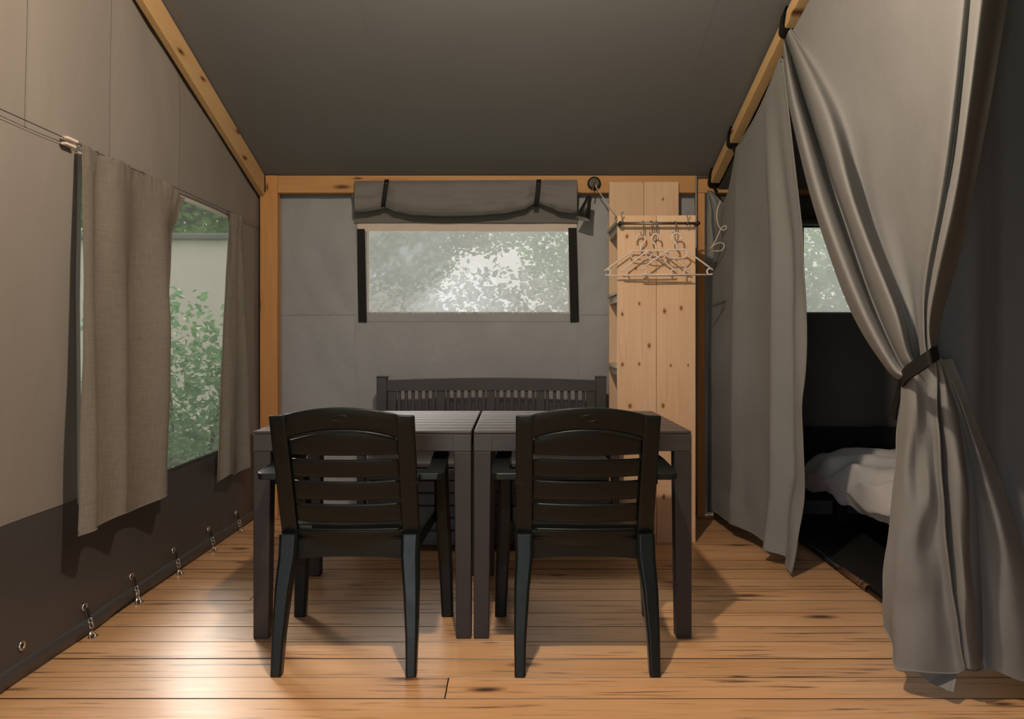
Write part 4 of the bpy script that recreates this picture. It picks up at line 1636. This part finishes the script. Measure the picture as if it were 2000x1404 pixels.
def bush(name, label, cat, base, centers, n, size, mat, seed, group, stems):
    t = thing(name, label, cat, base, 0, group)
    me = foliage(n, [((c[0] - base[0], c[1] - base[1], c[2] - base[2]), rd) for c, rd in centers], size, seed)
    me.materials.append(mat)
    o = D.objects.new('foliage', me)
    o['kind'] = 'stuff'
    o.parent = t
    C.objects.link(o)
    bm = bmesh.new()
    for (a, b, r) in stems:
        a, b = Vector(a) - Vector(base), Vector(b) - Vector(base)
        tube(bm, curve_pts([a, (a + b) / 2 + Vector((.08, .03, 0)), b], 8), [r * (1 - .07 * i) for i in range(9)], 7)
    link('trunk', bm, M['bark'], t, smooth=True)
    return t


G = 'bushes and trees outside the windows'
# left window: view direction passes about x = -.42 * y
bush('flowering_bush', 'green bush in front of the pale wall outside the left window', 'bush', (-3.0, 6.6, -.3),
     [((-2.9, 6.6, .15), (1.1, .6, .95)), ((-3.1, 6.5, 1.15), (.55, .4, .45)), ((-2.55, 6.7, .9), (.3, .3, .5)), ((-2.75, 6.6, -.1), (1.2, .5, .6))], 5200, .085, M['leaf'], 1, G,
     [((-3.0, 6.6, -.3), (-3.1, 6.6, 1.2), .03), ((-2.8, 6.6, -.3), (-2.5, 6.6, 1.0), .025)])
tw = thing('garden_building', 'pale blank building seen beyond the bush through the left window', 'building', (-5.5, 10.5, -.3))
link('wall', B(-4.2, 4.2, -.1, 2.5, 0, 2.72), M['render_wall'], tw)
link('roof', B(-4.35, 4.35, -.22, 2.65, 2.721, 2.80), M['rooftile'], tw, bevel=.02)
bush('leafy_tree', 'tree rising over the pale building outside the left window', 'tree', (-5.2, 14.5, -.3),
     [((-6.2, 14.5, 4.0), (1.8, 1.2, 1.5)), ((-4.6, 14.5, 4.1), (1.8, 1.2, 1.5)), ((-7.6, 14.5, 3.9), (1.4, 1.2, 1.4))], 9000, .22, M['leaf_tree'], 2, G,
     [((-5.2, 14.5, -.3), (-5.2, 14.5, 4), .14)])
# behind the back window
bush('hedge_bush', 'pale grey-green bush filling the lower back window', 'bush', (-.2, 7.6, -.3),
     [((-1.6, 7.6, .9), (1.2, .6, .85)), ((-.2, 7.6, 1.0), (1.1, .6, .84)), ((1.1, 7.6, .95), (1.0, .6, .85))], 9000, .085, M['leaf_grey'], 3, G,
     [((-1.5, 7.6, -.3), (-1.5, 7.6, 1.2), .03), ((-.1, 7.6, -.3), (0, 7.6, 1.2), .03), ((1.2, 7.6, -.3), (1.1, 7.6, 1.3), .03)])
bush('leafy_tree', 'low green tree behind the left half of the back window', 'tree', (-1.3, 8.6, -.3),
     [((-1.45, 8.6, 2.05), (.85, .5, .62)), ((-.40, 8.6, 2.42), (.75, .4, .42))], 9000, .075, M['leaf_tree'], 4, G,
     [((-1.3, 8.6, -.3), (-1.3, 8.6, 2.2), .05)])
bush('leafy_tree', 'low green tree behind the right half of the back window', 'tree', (1.2, 9.9, -.3),
     [((1.0, 9.9, 2.1), (.95, .5, .75)), ((.05, 9.9, 2.75), (.6, .4, .38))], 5200, .09, M['leaf_tree'], 5, G,
     [((1.1, 9.9, -.3), (1.1, 9.9, 2.2), .05)])
bush('hedge_bush', 'green bush close behind the small window of the cabin', 'bush', (3.6, 7.6, -.3),
     [((3.25, 7.6, 1.0), (1.0, .6, 1.0)), ((3.4, 7.6, 1.9), (1.15, .6, .8)), ((4.6, 7.6, 1.4), (1.0, .6, 1.0))], 12000, .085, M['leaf_tree'], 6, G,
     [((3.6, 7.6, -.3), (3.6, 7.6, 1.8), .05)])
